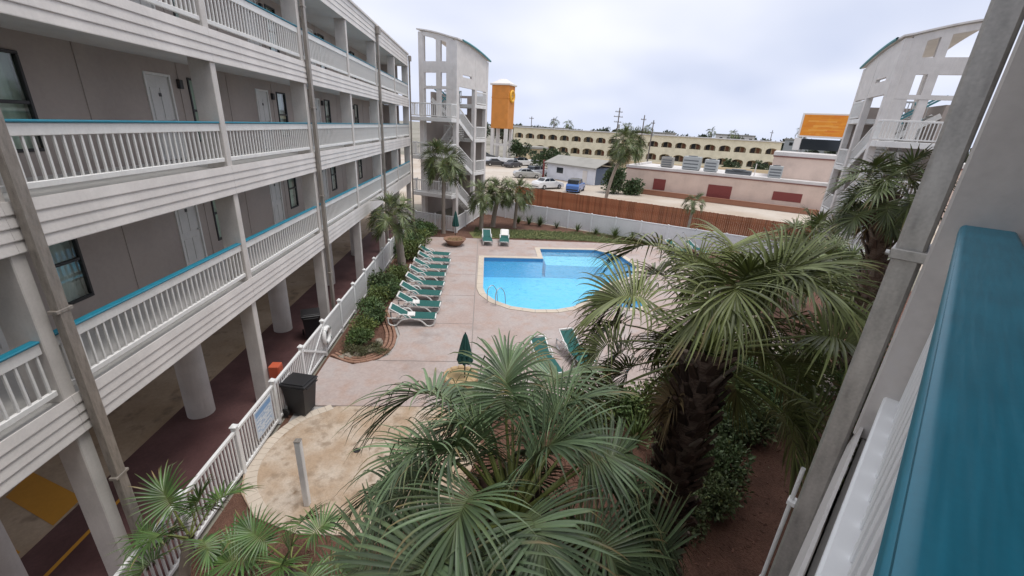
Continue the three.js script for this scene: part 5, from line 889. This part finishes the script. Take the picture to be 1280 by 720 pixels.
{ // cream hotel with two storeys of arched openings
  const a = V3(9.6, 0, -150), b = V3(80, 0, -116), L = a.distanceTo(b), ang = -Math.atan2(b.z - a.z, b.x - a.x);
  const t = thing('arcade_hotel', 'long cream two storey hotel with rows of arched openings on the horizon', 'building', [a.x, 0, a.z], ang), n = 20, w = L / n;
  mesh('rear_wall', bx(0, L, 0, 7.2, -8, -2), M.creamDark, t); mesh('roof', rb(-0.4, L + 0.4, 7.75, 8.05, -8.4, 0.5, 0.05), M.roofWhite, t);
  const arch = (x0, x1, y0, y1) => { const pts = [[x0, y0], [x1, y0]], c = (x0 + x1) / 2, r = (x1 - x0) / 2, h = 0.75; for (let i = 0; i <= 8; i++) { const q = i / 8 * Math.PI; pts.push([c + Math.cos(q) * r, y1 - h + Math.sin(q) * h]); } return pts.map(p => new THREE.Vector2(...p)); };
  for (let i = 0; i < n; i++) { const x = i * w, s = new THREE.Shape([[x, 0], [x + w - 0.01, 0], [x + w - 0.01, 7.75], [x, 7.75]].map(p => new THREE.Vector2(...p))); s.holes.push(new THREE.Path(arch(x + 0.45, x + w - 0.45, 0.9, 2.75)), new THREE.Path(arch(x + 0.45, x + w - 0.45, 4.6, 6.2))); const g = new THREE.ExtrudeGeometry(s, { depth: 0.4, bevelEnabled: false, curveSegments: 6 }); g.translate(0, 0, -0.4); const f = mesh('arcade_bay', metric(g), M.cream, t); for (const y of [0.02, 3.7]) { mesh('window', rb(x + 0.9, x + 2.0, y + 0.95, y + 2.4, -1.999, -1.95), M.carGlass, f); mesh('door', rb(x + 2.3, x + 3.1, y, y + 2.2, -1.999, -1.95), M.peachLow, f); } mesh('floor_edge', rb(x, x + w - 0.02, 3.55, 3.72, -2, -0.402), M.cream, f); }
  // orange sign tower
  const s = thing('sign_tower', 'tall orange tower with round gold emblem and pale cap on white legs', 'tower', [4.6, 0, -120.5], -0.45);
  mesh('shaft', rb(-2.35, 2.35, 7.3, 17.6, -2.1, 2.1, 0.06), M.orange, s); mesh('band', rb(-2.42, 2.42, 14.6, 14.8, -2.17, 2.17, 0.03), M.orange, s);
  mesh('cap', [rb(-2.75, 2.75, 17.6, 18.05, -2.5, 2.5, 0.08), metric(new THREE.CylinderGeometry(0.9, 3.3, 1.1, 4).rotateY(Math.PI / 4).translate(0, 18.6, 0))], M.pale, s);
  for (const [x, z] of [[-1.9, -1.7], [1.9, -1.7], [-1.9, 1.7], [1.9, 1.7]]) mesh('leg', rb(x - 0.42, x + 0.42, 0, 7.3, z - 0.4, z + 0.4, 0.04), M.pale, s);
  mesh('leg_tie', [rb(-1.5, 1.5, 3.0, 3.5, -2.0, -1.5), rb(-1.5, 1.5, 3.0, 3.5, 1.4, 1.9)], M.pale, s);
  const e = mesh('emblem', metric(new THREE.TorusGeometry(1.25, 0.32, 10, 28).rotateY(Math.PI / 2).translate(2.5, 15.2, 0)), M.gold, s); mesh('emblem_rays', Array.from({ length: 8 }, (_, i) => { const q = i / 8 * 6.283; return bar(V3(2.55, 15.2 + Math.sin(q) * 0.3, Math.cos(q) * 0.3), V3(2.55, 15.2 + Math.sin(q) * 1.0, Math.cos(q) * 1.0), 0.16); }), M.gold, e); mesh('emblem_disc', cyl(1.5, 1.5, 0.1, 0, 0, 0, 28).rotateZ(-Math.PI / 2).translate(2.36, 15.2, 0), M.creamDark, e);
  // dark pavilion by the tower
  const d = thing('entrance_pavilion', 'dark roofed entrance pavilion at the foot of the orange tower', 'building', [13, 0, -122], 0.3); mesh('wall', bx(-3.5, 3.5, 0, 2.6, -2, 2), M.creamDark, d); mesh('roof', rb(-4, 4, 2.6, 3.2, -2.5, 2.5, 0.1), M.roofGrey, d); for (const x of [-2.4, 0, 2.4]) mesh('window', rb(x - 0.7, x + 0.7, 0.8, 2.1, 2.002, 2.05), M.carGlass, d);
}
{ // utility poles
  const pole = (lab, x, z, h, arms) => { const t = thing('utility_pole', lab, 'utility pole', [x, 0, z], 0.5, 'utility poles on the skyline'); mesh('shaft', lathe([[0.19, 0], [0.12, h], [0.001, h + 0.02]], 10), M.pole, t); for (const [y, w] of arms) { const a = mesh('cross_arm', rb(-w, w, y, y + 0.14, -0.2, -0.08), M.pole, t); for (const s of [-0.85, -0.3, 0.3, 0.85]) mesh('insulator', cyl(0.07, 0.05, 0.22, s * w, y + 0.14, -0.14, 8), M.unit, a); } mesh('transformer', cyl(0.3, 0.3, 0.9, 0.42, h * 0.66, 0, 14), M.unit, t); };
  pole('tallest utility pole with three cross arms rising over the lone palm', 32.6, -110, 13.6, [[12.6, 1.2], [11.5, 1.5], [10.3, 1.2]]);
  pole('utility pole with one cross arm right of the lone palm', 39, -110, 12.3, [[11.2, 0.9]]); pole('thin utility pole beside the one with a single arm', 43.0, -114, 11.4, [[10.6, 0.7]]);
  pole('small utility pole over the cream hotel near the orange tower', 16.4, -160, 11.6, [[10.9, 1.0]]); pole('small utility pole over the middle of the cream hotel', 25, -165, 11.8, [[11.0, 1.0]]); pole('short utility pole far behind the peach roof', 112, -170, 12, [[11, 1.2]]);
  const gT = 'trees on the skyline', r = rng(500);
  const fg = [1, 2, 3, 4].map(k => leafBlob({ n: 520, rx: 3.4, ry: 2.9, rz: 3.4, size: 1.1, ratio: 0.6, tone: [[0.06, 0.082, 0.05], [0.072, 0.092, 0.058], [0.058, 0.078, 0.052], [0.078, 0.092, 0.054]][k - 1], seed: 510 + k, lobes: 9, y0: 1.6 }));
  // horizon trees stand far behind the hotel
  for (let i = 0; i < 46; i++) { const d = rr(185, 330, r), az = -0.02 + i / 46 * 0.92 + rr(-0.012, 0.012, r), x = Math.sin(az) * d, z = -Math.cos(az) * d, t = tree('skyline_tree', 'small dark tree on the far skyline behind the cream hotel', [x, 0, z], { geo: fg[i % 4], h: 6.5, turn: r() * 6 }, gT); t.scale.set(rr(0.9, 1.5, r), rr(0.85, 1.35, r) * (d > 260 ? 1.25 : 1.05), rr(0.9, 1.5, r)); }
  for (let i = 0; i < 9; i++) { const d = rr(190, 240, r), az = 0.05 + i / 9 * 0.72 + rr(-0.03, 0.03, r); palm('skyline_palm', 'small palm silhouette on the far skyline', [Math.sin(az) * d, 0, -Math.cos(az) * d], [Math.sin(az) * d, rr(9.5, 12, r), -Math.cos(az) * d], { set: setFar, count: 14, scale: 1.7, r0: 0.25, r1: 0.2, seed: 600 + i, group: 'palms on the skyline' }); }
  // far low buildings
  const gF = 'pale low buildings on the skyline';
  for (const [az, d, w, h, m] of [[0.12, 210, 26, 8.6, M.roofGrey], [0.36, 230, 22, 9.2, M.pale], [0.52, 260, 18, 10.2, M.pale], [0.66, 250, 26, 9.6, M.unit], [0.78, 230, 30, 8.4, M.pale]]) { const t = thing('far_building', 'pale low building on the far skyline among the trees', 'building', [Math.sin(az) * d, 0, -Math.cos(az) * d], -az, gF); mesh('wall', bx(-w / 2, w / 2, 0, h - 0.6, -5, 5), m, t); mesh('roof', rb(-w / 2 - 0.4, w / 2 + 0.4, h - 0.6, h, -5.4, 5.4, 0.1), M.roofGrey, t); for (let q = -w / 2 + 2; q < w / 2 - 1; q += 3.4) mesh('window', rb(q, q + 1.4, h - 3, h - 1.6, 5.002, 5.06), M.carGlass, t); }
  const gG = 'round trees in front of the cream hotel', g3 = leafBlob({ n: 1300, rx: 2.6, ry: 2.0, rz: 2.6, size: 0.42, ratio: 0.6, tone: [0.04, 0.07, 0.025], seed: 540, lobes: 11, y0: 0.6 });
  for (const [x, z, s] of [[11.8, -92, 1.0], [15.8, -93, 1.02], [58, -100, 0.9], [64, -98, 0.9], [9.4, -116, 1.2]]) { const t = tree('round_tree', 'round green tree in front of the cream hotel', [x, 0, z], { geo: g3, h: 4, turn: x }, gG); t.scale.setScalar(s); }
  const wl = thing('hotel_hedge_wall', 'long dark wall in front of the cream hotel ground floor', 'wall', [0, 0, 0]); mesh('wall', bar(V3(10, 1.1, -104), V3(66, 1.1, -88), 0.3, 2.2), M.creamDark, wl);
}
renderer.render(scene, camera);
